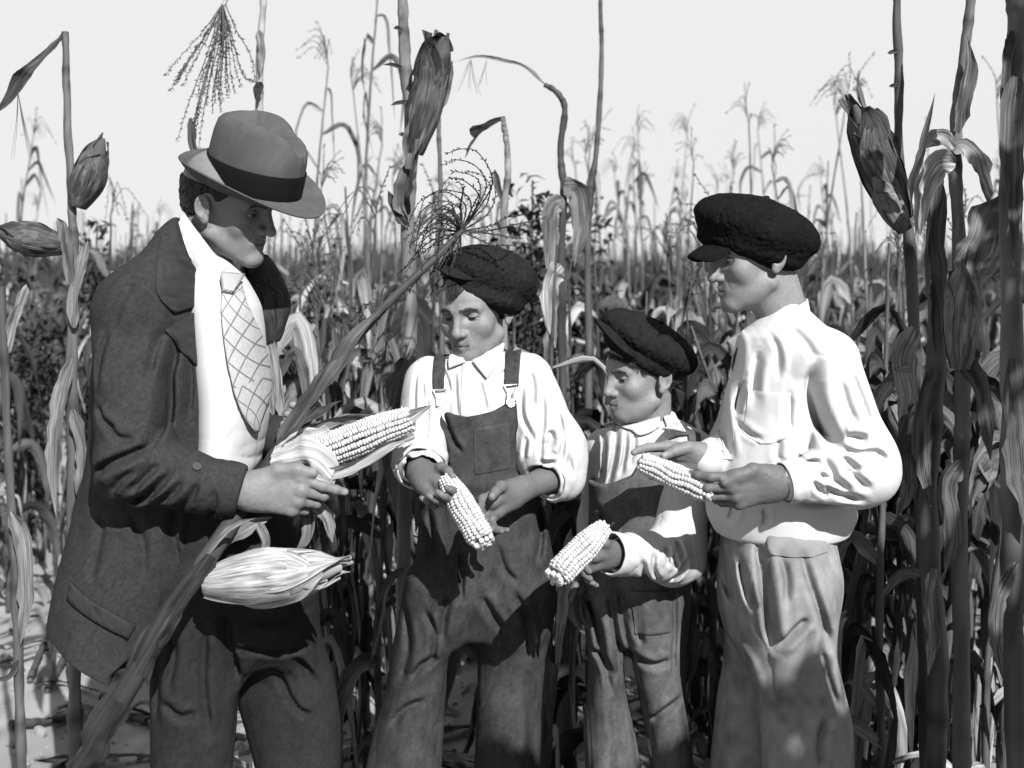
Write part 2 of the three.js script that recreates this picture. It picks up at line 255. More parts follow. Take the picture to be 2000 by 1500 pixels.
// a hand: wrist, f towards the knuckles, s towards the thumb side; curls in degrees for index..little: [knuckle, middle joint, end joint, sideways]
function handField(o) {
  const k = o.size || 1, f = nrm(o.f), s = nrm(sub(o.s, mul(f, dot(o.s, f)))), n = mul(nrm(cross(f, s)), o.back || 1), D = Math.PI / 180;   // n: out of the back of the hand
  const at = (a, b, c) => add(add(add(o.wrist, f, a * k), s, b * k), n, c * k);
  const K = [[.092, .028, .002], [.096, .008, .006], [.091, -.011, .004], [.081, -.028, -.001]], L = [[.042, .026, .02], [.046, .03, .021], [.042, .028, .021], [.033, .021, .018]], R = [.0098, .01, .0094, .0084];
  const fs = [], tips = [], nails = [];
  const palm = U(.014 * k, ...K.map((q, i) => rc(at(.008, q[1] * .62, 0), at(q[0], q[1], q[2]), .0145 * k, .0118 * k)), rc(at(.03, .016, -.006), at(.07, .012, -.008), .014 * k, .012 * k), rc(at(.02, -.012, -.008), at(.06, -.018, -.007), .013 * k, .01 * k));
  const knuck = K.map(q => sph(at(q[0] - .002, q[1], q[2] + .002), .0105 * k));
  const finger = K.map((q, i) => {
    let p = at(q[0], q[1], q[2]), a = 0; const [c0, c1, c2, side = 0] = o.curls[i], out = []; const fd = add(mul(f, Math.cos(side * D)), s, Math.sin(side * D)); let r = R[i] * k;
    [c0, c1, c2].forEach((c, j) => { a += c * D; const dir = add(mul(fd, Math.cos(a)), n, -Math.sin(a)), e = add(p, dir, L[i][j] * k), r2 = r * (j === 2 ? .84 : .93); out.push(rc(p, e, r, r2)); if (j === 2) nails.push([add(add(p, dir, L[i][j] * k * .75), add(mul(n, Math.cos(a)), fd, Math.sin(a)), r2), .0055 * k]); p = e; r = r2; });
    tips.push(p); return U(.004 * k, ...out);
  });
  const T = o.thumb || [[.022, .026, -.006], [.05, .046, -.012], [.083, .05, -.016], [.108, .05, -.018]], tp = T.map(q => at(...q));
  const thumb = U(.006 * k, rc(tp[0], tp[1], .0165 * k, .0135 * k), rc(tp[1], tp[2], .0125 * k, .0108 * k), rc(tp[2], tp[3], .0108 * k, .0088 * k));
  nails.push([add(add(tp[3], nrm(cross(sub(tp[3], tp[2]), n)), 0), mul(nrm(o.nail || s), .008 * k)), .0062 * k]);
  const arm = rc(o.elbow, at(.0, 0, 0), (o.armR || .036) * k, .0255 * k), wristE = rc(at(-.02, .007, 0), at(.02, .009, 0), .02 * k, .019 * k), wristL = rc(at(-.02, -.007, 0), at(.02, -.01, 0), .02 * k, .018 * k);
  const box = [1e9, 1e9, 1e9, -1e9, -1e9, -1e9]; for (const p of [...tips, o.wrist, at(.1, .05, .02), at(.1, -.05, -.02), tp[3], mix3(o.wrist, o.elbow, o.keep ?? .75)]) for (let i = 0; i < 3; i++) { box[i] = Math.min(box[i], p[i] - .05 * k); box[i + 3] = Math.max(box[i + 3], p[i] + .05 * k); }
  const fn = (x, y, z) => { let d = palm(x, y, z); for (const g of knuck) d = smin(d, g(x, y, z), .006 * k); d = smin(d, thumb(x, y, z), .012 * k); let e = 1e9; for (const g of finger) e = Math.min(e, g(x, y, z)); d = smin(d, e, .006 * k); let a = smin(wristE(x, y, z), wristL(x, y, z), .02); a = smin(a, arm(x, y, z), .02); d = smin(d, a, .02 * k); return d + .0003 * noise(x * 200, y * 200, z * 200); };
  const skin = o.skin ?? .19, tint = (x, y, z) => { let t = skin * (1 + .1 * fbm(x * 90, y * 90, z * 90)); for (const [c, r] of nails) if (Math.hypot(x - c[0], y - c[1], z - c[2]) < r) t *= 1.5; return t; };
  return { fn, lo: box.slice(0, 3), hi: box.slice(3), tint, tips };
}
const makeHand = o => { const h = handField(o); return mesh(h.fn, h.lo, h.hi, .0024, h.tint, .004); };
const SKIN = vcol(.58, { specularIntensity: .5 });

// loose hair showing under a hat, pressed onto the brow: picture outline of the roots and of the tips
function fringe(T, H, roots, tips, d, n, seed, mat) {
  const R = rng(seed), f = (x, y, z) => H.field(...local(H.ax, H.at, H.s, [x, y, z])) * H.s, list = [], a = spline(roots.map(q => [...q, 0]), 20), b = spline(tips.map(q => [...q, 0]), 20);
  for (let i = 0; i < n; i++) { const t = R(), k = Math.min(19, Math.floor(t * 20)), A = mix3(a[k], a[k + 1], t * 20 - k), B = mix3(b[k], b[k + 1], t * 20 - k), sw = (R() - .5) * 8, pts = []; for (let j = 0; j <= 5; j++) { const u = j / 5 * (.6 + .4 * R()), x = lerp(A[0], B[0], u) + sw * u * u, y = lerp(A[1], B[1], u); pts.push(press(f, X(x, d), Y(y, d), -d + .12, .002 + .003 * R() + .002 * Math.sin(u * 3))); } list.push(tube(pts, u => .0016 * (1 - .7 * u), 4)); }
  return part(T, 'hair', join(list), mat);
}
// ---------------------------------------------------------------- clothes
const sec = (py, xl, xr, d, rz, turn = 0) => [Y(py, d), X((xl + xr) / 2, d), -d, (xr - xl) / 2 / FPX * d, rz, turn];
const crease = (x, y, z, s) => { const w = .35 * noise(x * .7 + 9, y * .7, z * .7 + s); return .55 - .75 * Math.pow(Math.abs(noise(x + s + w, y - s + w, z + s * .7)), .55) - .35 * Math.pow(Math.abs(noise(x * 1.9 - s, y * 1.7 + w, z * 1.9 + s)), .6); };            // narrow valleys, large and small
const swell = (x, y, z, s) => noise(x + s, y + s * .3, z - s);
const bounds = (pts, m = .1) => { const lo = [1e9, 1e9, 1e9], hi = [-1e9, -1e9, -1e9]; for (const p of pts) for (let i = 0; i < 3; i++) { lo[i] = Math.min(lo[i], p[i] - m); hi[i] = Math.max(hi[i], p[i] + m); } return [lo, hi]; };
const cloth = (base, wear = .12, f = 40) => (x, y, z) => base * (1 + wear * fbm(x * f, y * f * .7, z * f) + wear * .5 * noise(x * 260, y * 260, z * 260));
// folds running round a limb between two points, strongest near a joint
const ringFolds = (a, b, amp, freq, at, spread, seed) => { const d = nrm(sub(b, a)), L = len(sub(b, a)); return (x, y, z) => { const t = ((x - a[0]) * d[0] + (y - a[1]) * d[1] + (z - a[2]) * d[2]); const w = Math.exp(-(((t / L) - at) ** 2) / (spread * spread)); if (w < .02) return 0; const wob = noise(x * 14 + seed, y * 14, z * 14) * .9; return amp * w * crease(t * freq + wob, x * 7, z * 7 + y * 5, seed); }; };
const longFolds = (amp, fx, fy, fz, seed) => (x, y, z) => amp * crease(x * fx, y * fy, z * fz, seed);
// creases traced where they lie on the cloth: outline points in the picture, half width, depth; only on the near side of zc
function grooves(d, zc, list) {
  const gs = list.map(([w, h, ...p]) => { const q = spline(p.map(([a, b]) => [X(a, d), Y(b, d), 0]), Math.max(2, p.length * 2)), xs = q.map(v => v[0]), ys = q.map(v => v[1]), m = w * 4; return { w, h, q, x0: Math.min(...xs) - m, x1: Math.max(...xs) + m, y0: Math.min(...ys) - m, y1: Math.max(...ys) + m }; });
  return (x, y, z) => {
    if (z < zc) return 0; let s = 0; const k = Math.min(1, (z - zc) / .03);
    for (const g of gs) { if (x < g.x0 || x > g.x1 || y < g.y0 || y > g.y1) continue; let best = 1e9, sg = 1, tt = 0; const n = g.q.length - 1;
      for (let i = 0; i < n; i++) { const a = g.q[i], b = g.q[i + 1], ex = b[0] - a[0], ey = b[1] - a[1], wx = x - a[0], wy = y - a[1], t = clamp((wx * ex + wy * ey) / (ex * ex + ey * ey), 0, 1), rx = wx - ex * t, ry = wy - ey * t, r = rx * rx + ry * ry; if (r < best) { best = r; sg = ex * wy - ey * wx > 0 ? 1 : -1; tt = (i + t) / n; } }
      const r = Math.sqrt(best), e = Math.min(1, Math.min(tt, 1 - tt) * 5 + .15), u = r / g.w; s += k * e * g.h * (Math.exp(-u * u) - .45 * Math.exp(-(((sg * r / g.w) - 2.1) ** 2) / 1.6) - .2 * Math.exp(-(((sg * r / g.w) + 2.1) ** 2) / 1.6)); }
    return s;
  };
}
function core(list) {                                             // the body under the clothes
  const f = U(.04, ...list.map(([a, b, ra, rb]) => rc(a, b, ra, rb))); const [lo, hi] = bounds(list.flatMap(q => [q[0], q[1]]), .14);
  return mesh(f, lo, hi, .016, () => .19, .01);
}
function button(parent, fn, px, py, d, r = .007, m) { const p = press(fn, X(px, d), Y(py, d), -d + .25, .002), n = grad(fn, p); const g = new THREE.CylinderGeometry(r, r * .9, .004, 12); g.rotateX(Math.PI / 2); g.lookAt(new THREE.Vector3(...n)); g.translate(...p); return part(parent, 'button', g, m); }
function strapRows(fn, L, R, d, off, n = 20, z0 = .3, cols = 4) { // a band pressed onto a garment between two picture lines
  const a = spline(L.map(([x, y]) => [x, y, 0]), n), b = spline(R.map(([x, y]) => [x, y, 0]), n), rows = [];
  for (let i = 0; i <= n; i++) { const row = []; for (let j = 0; j < cols; j++) { const t = j / (cols - 1), x = lerp(a[i][0], b[i][0], t), y = lerp(a[i][1], b[i][1], t); row.push(press(fn, X(x, d), Y(y, d), -d + z0, off)); } rows.push(row); }
  return rows;
}
function ringBand(top, bot, th, tint, n = 48, mid) {              // a collar between two rings of points
  const rows = []; for (let i = 0; i <= n; i++) { const t = i / n, a = top(t), b = bot(t), m = mid ? mid(t) : mix3(a, b, .5); rows.push([b, mix3(b, m, .5), m, mix3(m, a, .5), a]); } return slab(rows, th, tint);
}
const ring = (c, u, ru, v, rv) => t => { const a = t * Math.PI * 2; return add(add(c, u, Math.cos(a) * ru), v, Math.sin(a) * rv); };
const M_WHITE = vcol(.9), M_WOOL = vcol(.95, { specularIntensity: .1 }), M_DENIM = vcol(.92, { specularIntensity: .1 }), M_METAL = grey(.5, .35, { metalness: .8 }), M_BONE = grey(.3, .5), M_DARKBUT = grey(.03, .4), M_FELT = vcol(.95), M_BAND = grey(.006, .6, { specularIntensity: .15 }), M_HAIR = grey(.012, .55), M_CAP = vcol(.97, { specularIntensity: .06 });
function newsCap(o) {                                              // a soft eight-panel cap with a peak
  const r = o.roll * Math.PI / 180, u = [Math.cos(r), -Math.sin(r), 0], pt = (o.pitch || 0) * Math.PI / 180, w0 = [0, 0, 1], v0 = [Math.sin(r), Math.cos(r), 0], v = add(mul(v0, Math.cos(pt)), w0, Math.sin(pt)), w = add(mul(w0, Math.cos(pt)), v0, -Math.sin(pt)), c = P(...o.c);
  const main = ell(c, [o.rx, o.ry, o.rz], [u, v, w]), band = ell(add(c, v, -o.ry * .75 + (o.bandUp || 0)), [o.rx * .82, o.ry * .55, o.rz * .85], [u, v, w]), hv = (o.visor.roll) * Math.PI / 180;
  const vu = [Math.cos(hv), -Math.sin(hv), 0], vv = [Math.sin(hv), Math.cos(hv), 0], vis = ell(P(...o.visor.c), o.visor.r, [vu, vv, [0, 0, 1]]);
  const seed = o.seed;
  const crown = (x, y, z) => { const q = [x - c[0], y - c[1], z - c[2]], a = dot(q, u), b = dot(q, w), h = dot(q, v), th = Math.atan2(b / o.rz, a / o.rx), rad = Math.hypot(a / o.rx, b / o.rz); let d = smin(main(x, y, z), band(x, y, z), .02); const seam = Math.abs(Math.sin(th * 4)); d += (h > -o.ry * .2 ? .003 * Math.exp(-((seam / .09) ** 2)) * Math.min(1, rad * 2) : 0); d += .006 * crease(a * 9, h * 22, b * 9, seed) * Math.min(1, rad * 1.2) + .004 * swell(a * 22, h * 22, b * 22, seed) + .0016 * noise(a * 170, h * 170, b * 170); return d; };
  const R = Math.max(o.rx, o.rz) + .03, tint = (x, y, z) => o.tone * (1 + .35 * fbm(x * 90, y * 90, z * 90) + .25 * noise(x * 400, y * 400, z * 400));
  const g = mesh(crown, [c[0] - R, c[1] - R, c[2] - R], [c[0] + R, c[1] + R, c[2] + R], .0035, tint, .012);
  const vr = o.visor.r, vc = P(...o.visor.c), VR = Math.max(...vr) + .01, k = o.visor.bend ?? 6;
  const gv = mesh((x, y, z) => { const dz = z - vc[2]; return vis(x, y + dz * dz * k, z) * .8; }, [vc[0] - VR, vc[1] - VR - .03, vc[2] - VR], [vc[0] + VR, vc[1] + VR, vc[2] + VR], .003, tint, .004);
  const top = add(c, v, o.ry), bt = new THREE.SphereGeometry(.008, 10, 6); bt.scale(1, .6, 1); bt.translate(...top);
  return { crown: g, peak: gv, button: bt };
}
function addCap(t, o) { const c = newsCap(o), k = part(t, 'flat_cap', c.crown, M_CAP); part(k, 'peak', c.peak, M_CAP); part(k, 'top_button', c.button, grey(o.tone, .95)); return k; }

// ---------------------------------------------------------------- the man in the suit
const man = thing('person', 'man in a dark suit and felt hat bending over the cut corn stalk', 'person', 'people looking at corn ears');
{
  const d0 = 2.5, T = man, skin = .12;
  const H = makeHead({ at: P(446, 407, d0), face: [.91, -.29, .3], up: [0, 1, .1], size: .94, child: 0, neckBase: P(378, 512, 2.52), skin });
  // joints
  const sh = P(262, 612, 2.37), el = P(262, 912, 2.29), wr = P(474, 962, 2.31), shL = P(345, 600, 2.68), elL = P(420, 850, 2.72), wrL = P(548, 856, 2.56);
  const hand = makeHand({ wrist: P(486, 960, 2.31), f: [.98, -.06, .0], s: [.04, 1, -.05], back: 1, elbow: el, keep: .3, size: 1.02, skin: .115, armR: .04,
    curls: [[10, 16, 12, -16], [34, 44, 25, -16], [46, 56, 30, -14], [56, 62, 35, -14]], thumb: [[.02, .024, .0], [.05, .042, .006], [.085, .046, .008], [.114, .04, .004]] });
  const handL = makeHand({ wrist: wrL, f: [.75, .2, .6], s: [.5, .8, -.2], back: -1, elbow: elL, keep: .3, skin: .115, curls: [[50, 60, 40], [55, 65, 40], [55, 65, 40], [60, 60, 40]] });
  const cg = core([[P(380, 530, 2.52), P(340, 800, 2.52), .08, .1], [P(340, 800, 2.52), P(330, 1120, 2.52), .1, .1], [sh, el, .04, .035], [el, wr, .035, .025], [shL, elL, .04, .035], [elL, wrL, .035, .025], [P(385, 1150, 2.44), P(370, 1650, 2.44), .06, .05], [P(530, 1150, 2.6), P(586, 1650, 2.6), .06, .05], [P(370, 1650, 2.44), P(365, 1860, 2.44), .05, .04], [P(586, 1650, 2.6), P(588, 1860, 2.6), .05, .04]]);
  part(T, 'body', join([H.geo, hand, handL, cg]), SKIN);
  part(T, 'hair', hairOf(H, { low: .03, top: .05 }), M_HAIR);
  // hat
  {
    const up = nrm([.25, .925, .3]), fw = nrm(sub([.93, 0, .3], mul(up, dot([.93, 0, .3], up)))), lf = cross(up, fw), c = P(493, 362, d0), hx = .152, hz = .137;
    const q = (a, r, y) => add(add(add(c, fw, Math.cos(a) * r[0]), lf, Math.sin(a) * r[1]), up, y);
    const felt = (u, v, p) => .05 * (1 + .2 * fbm(p[0] * 50, p[1] * 50, p[2] * 50) + .16 * noise(p[0] * 400, p[1] * 400, p[2] * 400));
    const rows = [], N = 72;
    for (let i = 0; i <= N; i++) { const a = i / N * Math.PI * 2, row = []; for (let j = 0; j <= 6; j++) { const t = j / 6; row.push(q(a, [lerp(.095, hx, t), lerp(.078, hz, t)], -.004 * Math.sin(t * Math.PI) + (.016 - .02 * Math.cos(a)) * t * t + .012 * t * t * Math.cos(2 * a + Math.PI))); } rows.push(row); }
    const hat = part(T, 'felt_hat', slab(rows, .004, felt), M_FELT); hat.userData.label = 'grey felt hat with a wide black ribbon';
    const prof = [[1.0, 0], [1.0, .02], [.995, .045], [.985, .07], [.965, .095], [.92, .118], [.84, .131], [.7, .138], [.5, .139], [.25, .139], [0, .139]], rows2 = [];
    for (let i = 0; i <= N; i++) { const a = i / N * Math.PI * 2, row = []; for (const [r, y] of prof) { const rx = .099 * r, rz = .082 * r, x = Math.cos(a) * rx, z = Math.sin(a) * rz; const topk = sstep(.085, .135, y); let yy = y - topk * .04 * Math.exp(-((z / .026) ** 2)) * sstep(-.1, -.03, x) - topk * .012 * sstep(-.02, .09, x); const pinch = sstep(.06, .11, y) * .02 * Math.exp(-(((x - .055) / .03) ** 2)) * Math.exp(-(((Math.abs(z) - .055) / .03) ** 2)); const zz = z - Math.sign(z) * pinch; row.push(add(add(add(c, fw, x), lf, zz), up, yy - pinch * .25)); } rows2.push(row); }
    part(hat, 'hat_crown', slab(rows2, .003, felt), M_FELT);
    const rows3 = []; for (let i = 0; i <= N; i++) { const a = i / N * Math.PI * 2; rows3.push([.002, .018, .034, .05].map(y => q(a, [.1015, .0845], y))); }
    part(hat, 'hat_band', slab(rows3, .002), M_BAND);
  }
  // jacket
  const jt = tower([sec(425, 335, 372, 2.5, .06), sec(455, 312, 392, 2.5, .1), sec(500, 282, 408, 2.5, .15), sec(560, 240, 420, 2.5, .2), sec(640, 206, 440, 2.5, .2), sec(750, 192, 462, 2.5, .185), sec(900, 178, 462, 2.5, .175), sec(1000, 152, 450, 2.5, .18), sec(1100, 124, 425, 2.5, .185), sec(1200, 108, 385, 2.5, .19), sec(1300, 96, 350, 2.5, .19)]);
  const arm = U(.03, rc(sh, el, .078, .066), rc(el, wr, .066, .046)), armL = U(.03, rc(shL, elL, .075, .06), rc(elL, wrL, .06, .045));
  const edge = line([[X(338, 2.42), Y(415, 2.42)], [X(350, 2.42), Y(452, 2.42)], [X(378, 2.42), Y(515, 2.42)], [X(402, 2.42), Y(568, 2.42)], [X(434, 2.42), Y(700, 2.42)], [X(447, 2.42), Y(850, 2.42)], [X(447, 2.42), Y(930, 2.42)], [X(420, 2.42), Y(1060, 2.42)], [X(330, 2.42), Y(1220, 2.42)], [X(245, 2.42), Y(1290, 2.42)]]);
  const hem = (x) => lerp(Y(1205, 2.45), Y(1290, 2.45), (x - X(105, 2.45)) / (X(245, 2.45) - X(105, 2.45)));
  const f1 = longFolds(.006, 6, 2.4, 6, 3), f2 = ringFolds(sh, el, .006, 14, .8, .4, 5), f3 = ringFolds(el, wr, .006, 17, .2, .4, 9), f4 = ringFolds(el, wr, .004, 26, .75, .3, 12);
  const gj = grooves(2.3, -2.52, [[.008, .014, [327, 617], [330, 700], [323, 735], [323, 777], [318, 833], [310, 868]], [.008, .018, [312, 862], [273, 880], [233, 897], [203, 920]], [.007, .013, [330, 896], [305, 920], [277, 947]], [.007, .015, [352, 910], [325, 940], [300, 960], [258, 974]], [.006, .01, [372, 930], [350, 955], [327, 973]], [.006, .009, [290, 905], [262, 925], [240, 948]], [.006, .01, [400, 935], [385, 965], [350, 995]], [.007, .008, [225, 820], [250, 845], [285, 850]], [.006, .007, [200, 790], [215, 815], [245, 830]], [.008, .009, [318, 640], [300, 690], [296, 740]], [.006, .007, [353, 683], [357, 757], [352, 830]], [.01, .008, [250, 1010], [270, 1070], [268, 1140]], [.01, .008, [190, 1000], [180, 1080], [165, 1150]], [.007, .009, [215, 640], [198, 700], [192, 760]], [.01, .007, [262, 545], [240, 590], [222, 650]], [.006, .007, [430, 948], [425, 985], [410, 1010]], [.007, .007, [330, 1000], [322, 1060], [330, 1120]]]);
  const cuffCut = rc(mix3(el, wr, .8), add(wr, sub(wr, el), .25), .02, .038);
  const handBack = (x, y, z) => { const e = sub(wr, el), t = dot(sub([x, y, z], el), e) / dot(e, e); return (t - .99) * len(e); };
  const jf = (x, y, z) => {
    const gg = gj(x, y, z); let d = jt(x, y, z) + gg; d = smax(d, x - edge(y), .006); d = smax(d, hem(x) - y, .006); d += f1(x, y, z) * .8 + .004 * swell(x * 16, y * 9, z * 16, 2);
    let a = arm(x, y, z); if (a < .1) { a += gg + f2(x, y, z) + f3(x, y, z) + f4(x, y, z) + .004 * swell(x * 18, y * 14, z * 18, 8); a = smax(a, handBack(x, y, z), .006); a = smax(a, -cuffCut(x, y, z), .004); }
    const k = lerp(.008, .05, sstep(Y(680, 2.4), Y(590, 2.4), y)); d = smin(d, a, k);
    const l = armL(x, y, z); return smin(d, l, .03);
  };
  const [lo, hi] = [[X(60, 2.5), Y(1330, 2.5), -2.85], [X(600, 2.6), Y(385, 2.5), -2.16]];
  const wool = (x, y, z) => .022 * (1 + .16 * fbm(x * 30, y * 30, z * 30) + .35 * noise(x * 330, y * 330, z * 330));
  const jacket = part(T, 'suit_jacket', mesh(jf, lo, hi, .0042, wool, .02), M_WOOL);
  const lap = (O, I2, n) => { const a = spline(O.map(([x, y]) => [x, y, 0]), n), b = spline(I2.map(([x, y]) => [x, y, 0]), n), rows = []; for (let i = 0; i <= n; i++) { const row = []; for (let j = 0; j <= 8; j++) { const t = j / 8, p = press(jf, X(lerp(a[i][0], b[i][0], t), 2.4), Y(lerp(a[i][1], b[i][1], t), 2.4), -2.15, .004 + .003 * Math.sin(t * Math.PI)); row.push(p); } rows.push(row); } return slab(rows, .003, (u, v, p) => wool(...p)); };
  part(jacket, 'lapel', lap([[346, 640], [372, 680], [400, 716], [424, 762], [438, 800]], [[412, 592], [424, 650], [434, 708], [441, 760], [444, 803]], 24), M_WOOL);
  part(jacket, 'jacket_collar', lap([[318, 462], [320, 490], [327, 525], [338, 575], [362, 608]], [[342, 446], [358, 480], [375, 516], [392, 555], [408, 590]], 24), M_WOOL);
  part(jacket, 'pocket_flap', slab(strapRows(jf, [[160, 1120], [225, 1158], [290, 1196]], [[156, 1150], [216, 1186], [276, 1222]], 2.4, .006, 20, .25, 5), .004, (u, v, p) => wool(...p)), M_WOOL);
  button(jacket, jf, 421, 888, 2.4, .008, M_DARKBUT); button(jacket, jf, 434, 800, 2.4, .008, M_DARKBUT);
  for (const q of [430, 416, 402]) button(jacket, jf, q, 1022 - (430 - q) * .4, 2.3, .006, M_DARKBUT);
  // shirt, collar, tie
  const st = tower([sec(500, 368, 446, 2.5, .06), sec(540, 366, 476, 2.49, .1), sec(600, 370, 506, 2.48, .13), sec(700, 380, 517, 2.48, .14), sec(800, 390, 522, 2.48, .14), sec(870, 390, 512, 2.48, .14), sec(920, 390, 505, 2.48, .14)]);
  const sf = (x, y, z) => st(x, y, z) + .004 * crease(x * 10, y * 4, z * 10, 4) + .006 * crease(x * 5, y * 22, z * 5, 14) * sstep(Y(820, 2.4), Y(900, 2.4), y);
  const white = cloth(.36, .04, 30), shirt = part(T, 'shirt', mesh(sf, [X(340, 2.5), Y(930, 2.5), -2.66], [X(560, 2.5), Y(490, 2.5), -2.32], .005, white, .01), M_WHITE);
  {
    const ct = P(402, 470, 2.5), cb = P(389, 500, 2.5), u1 = nrm(sub(P(442, 523, 2.5), P(362, 417, 2.5))), u2 = nrm(sub(P(436, 556, 2.5), P(342, 442, 2.5))), zz = [0, 0, 1];
    part(shirt, 'collar', ringBand(ring(ct, u1, .066, zz, .066), ring(cb, u2, .074, zz, .083), .004, (u, v, p) => white(...p), 56, t => { const a = ring(ct, u1, .069, zz, .07)(t), b = ring(cb, u2, .073, zz, .08)(t); return mix3(a, b, .45); }), M_WHITE);
  }
  { // the near wing of the turned-down collar
    const O = spline([[343, 446], [362, 492], [388, 540], [408, 552], [428, 545], [440, 526]].map(q => [...q, 0]), 24), Q = spline([[360, 418], [380, 446], [404, 478], [420, 500], [432, 514], [441, 522]].map(q => [...q, 0]), 24), rows = [];
    for (let i = 0; i <= 24; i++) { const row = [], e = i / 24; for (let j = 0; j <= 6; j++) { const t = j / 6, dd = 2.432 - .012 * Math.sin(t * Math.PI) - .014 * (1 - t) + .03 * (2 * e - 1) ** 2; row.push(P(lerp(O[i][0], Q[i][0], t), lerp(O[i][1], Q[i][1], t), dd)); } rows.push(row); }
    part(shirt, 'collar_wing', slab(rows, .004, (u, v, p) => white(...p)), M_WHITE);
  }
  const tieRows = strapRows(sf, [[430, 545], [436, 575], [444, 640], [456, 715], [472, 785], [494, 846]], [[457, 550], [471, 580], [494, 640], [505, 700], [512, 770], [498, 848]], 2.38, .008, 60, .2, 15);
  const tt = (() => { const n = 512, D = new Uint8Array(n * n * 4); for (let j = 0; j < n; j++) for (let i = 0; i < n; i++) { const u = i / n * .08, v = j / n * .31, k = .044, f = q => Math.abs(((q / k) % 1 + 1) % 1 - .5) * k, l = Math.min(f(v * .8 + u), f(v * .8 - u)), m = Math.min(f(v * .8 + u + .006), f(v * .8 - u + .006)); const c = (l < .0022 ? 92 : 142) * (1 + .08 * noise(i * .9, j * .25, 1) + .05 * noise(i * .1, j * .1, 4)); D.set([c, c, c, 255], (j * n + i) * 4); } const t = new THREE.DataTexture(D, n, n); t.colorSpace = THREE.SRGBColorSpace; t.wrapS = t.wrapT = THREE.RepeatWrapping; t.magFilter = THREE.LinearFilter; t.needsUpdate = true; return t; })(), M_TIE = new THREE.MeshPhysicalMaterial({ map: tt, roughness: .7, specularIntensity: .3, side: THREE.DoubleSide });
  const tie = part(T, 'necktie', slab(tieRows, .004, null, true), M_TIE);
  const kr = strapRows(sf, [[428, 534], [434, 552], [438, 568]], [[462, 538], [460, 556], [456, 572]], 2.38, .016, 10, .2, 7); part(tie, 'knot', slab(kr, .01, null, true), M_TIE);
  // trousers
  const hip = tower([sec(860, 330, 498, 2.52, .14), sec(1000, 322, 560, 2.52, .16), sec(1120, 306, 606, 2.52, .17), sec(1200, 300, 612, 2.52, .15), sec(1290, 340, 600, 2.53, .09)], .04);
  const l1 = tower([sec(1130, 303, 462, 2.44, .095), sec(1250, 298, 466, 2.44, .09), sec(1380, 296, 464, 2.44, .085), sec(1550, 296, 450, 2.44, .08), sec(1860, 300, 432, 2.44, .07)]), l2 = tower([sec(1130, 440, 612, 2.6, .095), sec(1220, 448, 622, 2.6, .09), sec(1320, 456, 652, 2.6, .085), sec(1420, 476, 668, 2.6, .08), sec(1550, 508, 664, 2.6, .08), sec(1860, 520, 650, 2.6, .07)]);
  const tf0 = U(.03, l1, l2), tg = longFolds(.006, 10, 3.2, 10, 21), gt = grooves(2.42, -2.56, [[.01, .014, [456, 1170], [456, 1240], [460, 1330]], [.007, .01, [469, 1250], [525, 1280], [585, 1290]], [.008, .01, [350, 1180], [358, 1260], [340, 1330]], [.008, .01, [420, 1200], [410, 1300], [418, 1420]], [.007, .009, [520, 1330], [560, 1420], [590, 1440]], [.008, .009, [500, 1200], [545, 1215], [590, 1205]], [.008, .01, [560, 1300], [600, 1380], [650, 1400]], [.008, .009, [330, 1350], [370, 1380], [400, 1370]], [.008, .008, [310, 1200], [320, 1300], [312, 1400]]]);
  const tf = (x, y, z) => smin(hip(x, y, z), tf0(x, y, z), .06) + gt(x, y, z) + tg(x, y, z) + .004 * swell(x * 12, y * 8, z * 12, 6);
  part(T, 'trousers', mesh(tf, [X(280, 2.6), 0.03, -2.75], [X(690, 2.6), Y(850, 2.5), -2.28], .0065, (x, y, z) => .016 * (1 + .2 * fbm(x * 30, y * 30, z * 30) + .3 * noise(x * 330, y * 330, z * 330)), .014), M_WOOL);
  for (const [x, d] of [[385, 2.42], [600, 2.58]]) { const a = P(x, 1880, d); a[1] = .05; part(T, 'shoe', mesh(U(.03, rc(a, add(a, [.16, -.012, .03]), .045, .036), rc(a, add(a, [-.05, -.005, -.01]), .045, .04)), add(a, [-.13, -.05, -.1]), add(a, [.24, .08, .12]), .006, () => .02, .01), vcol(.5)); }
}
const boyCore = (nk, pel, arms, legs) => core([[nk, mix3(nk, pel, .5), .05, .075], [mix3(nk, pel, .5), pel, .075, .075], ...arms.flatMap(([a, b, c]) => [[a, b, .03, .026], [b, c, .026, .02]]), ...legs.flatMap(([a, b, c]) => [[a, b, .04, .03], [b, c, .03, .026]])]);
const shoe = (T, p, dir) => { const a = [p[0], .045, p[2]]; part(T, 'shoe', mesh(U(.025, rc(a, add(a, dir, .13), .038, .03), rc(a, add(a, dir, -.03), .04, .036)), add(a, [-.2, -.05, -.2]), add(a, [.2, .06, .2]), .006, () => .03, .01), vcol(.6)); };
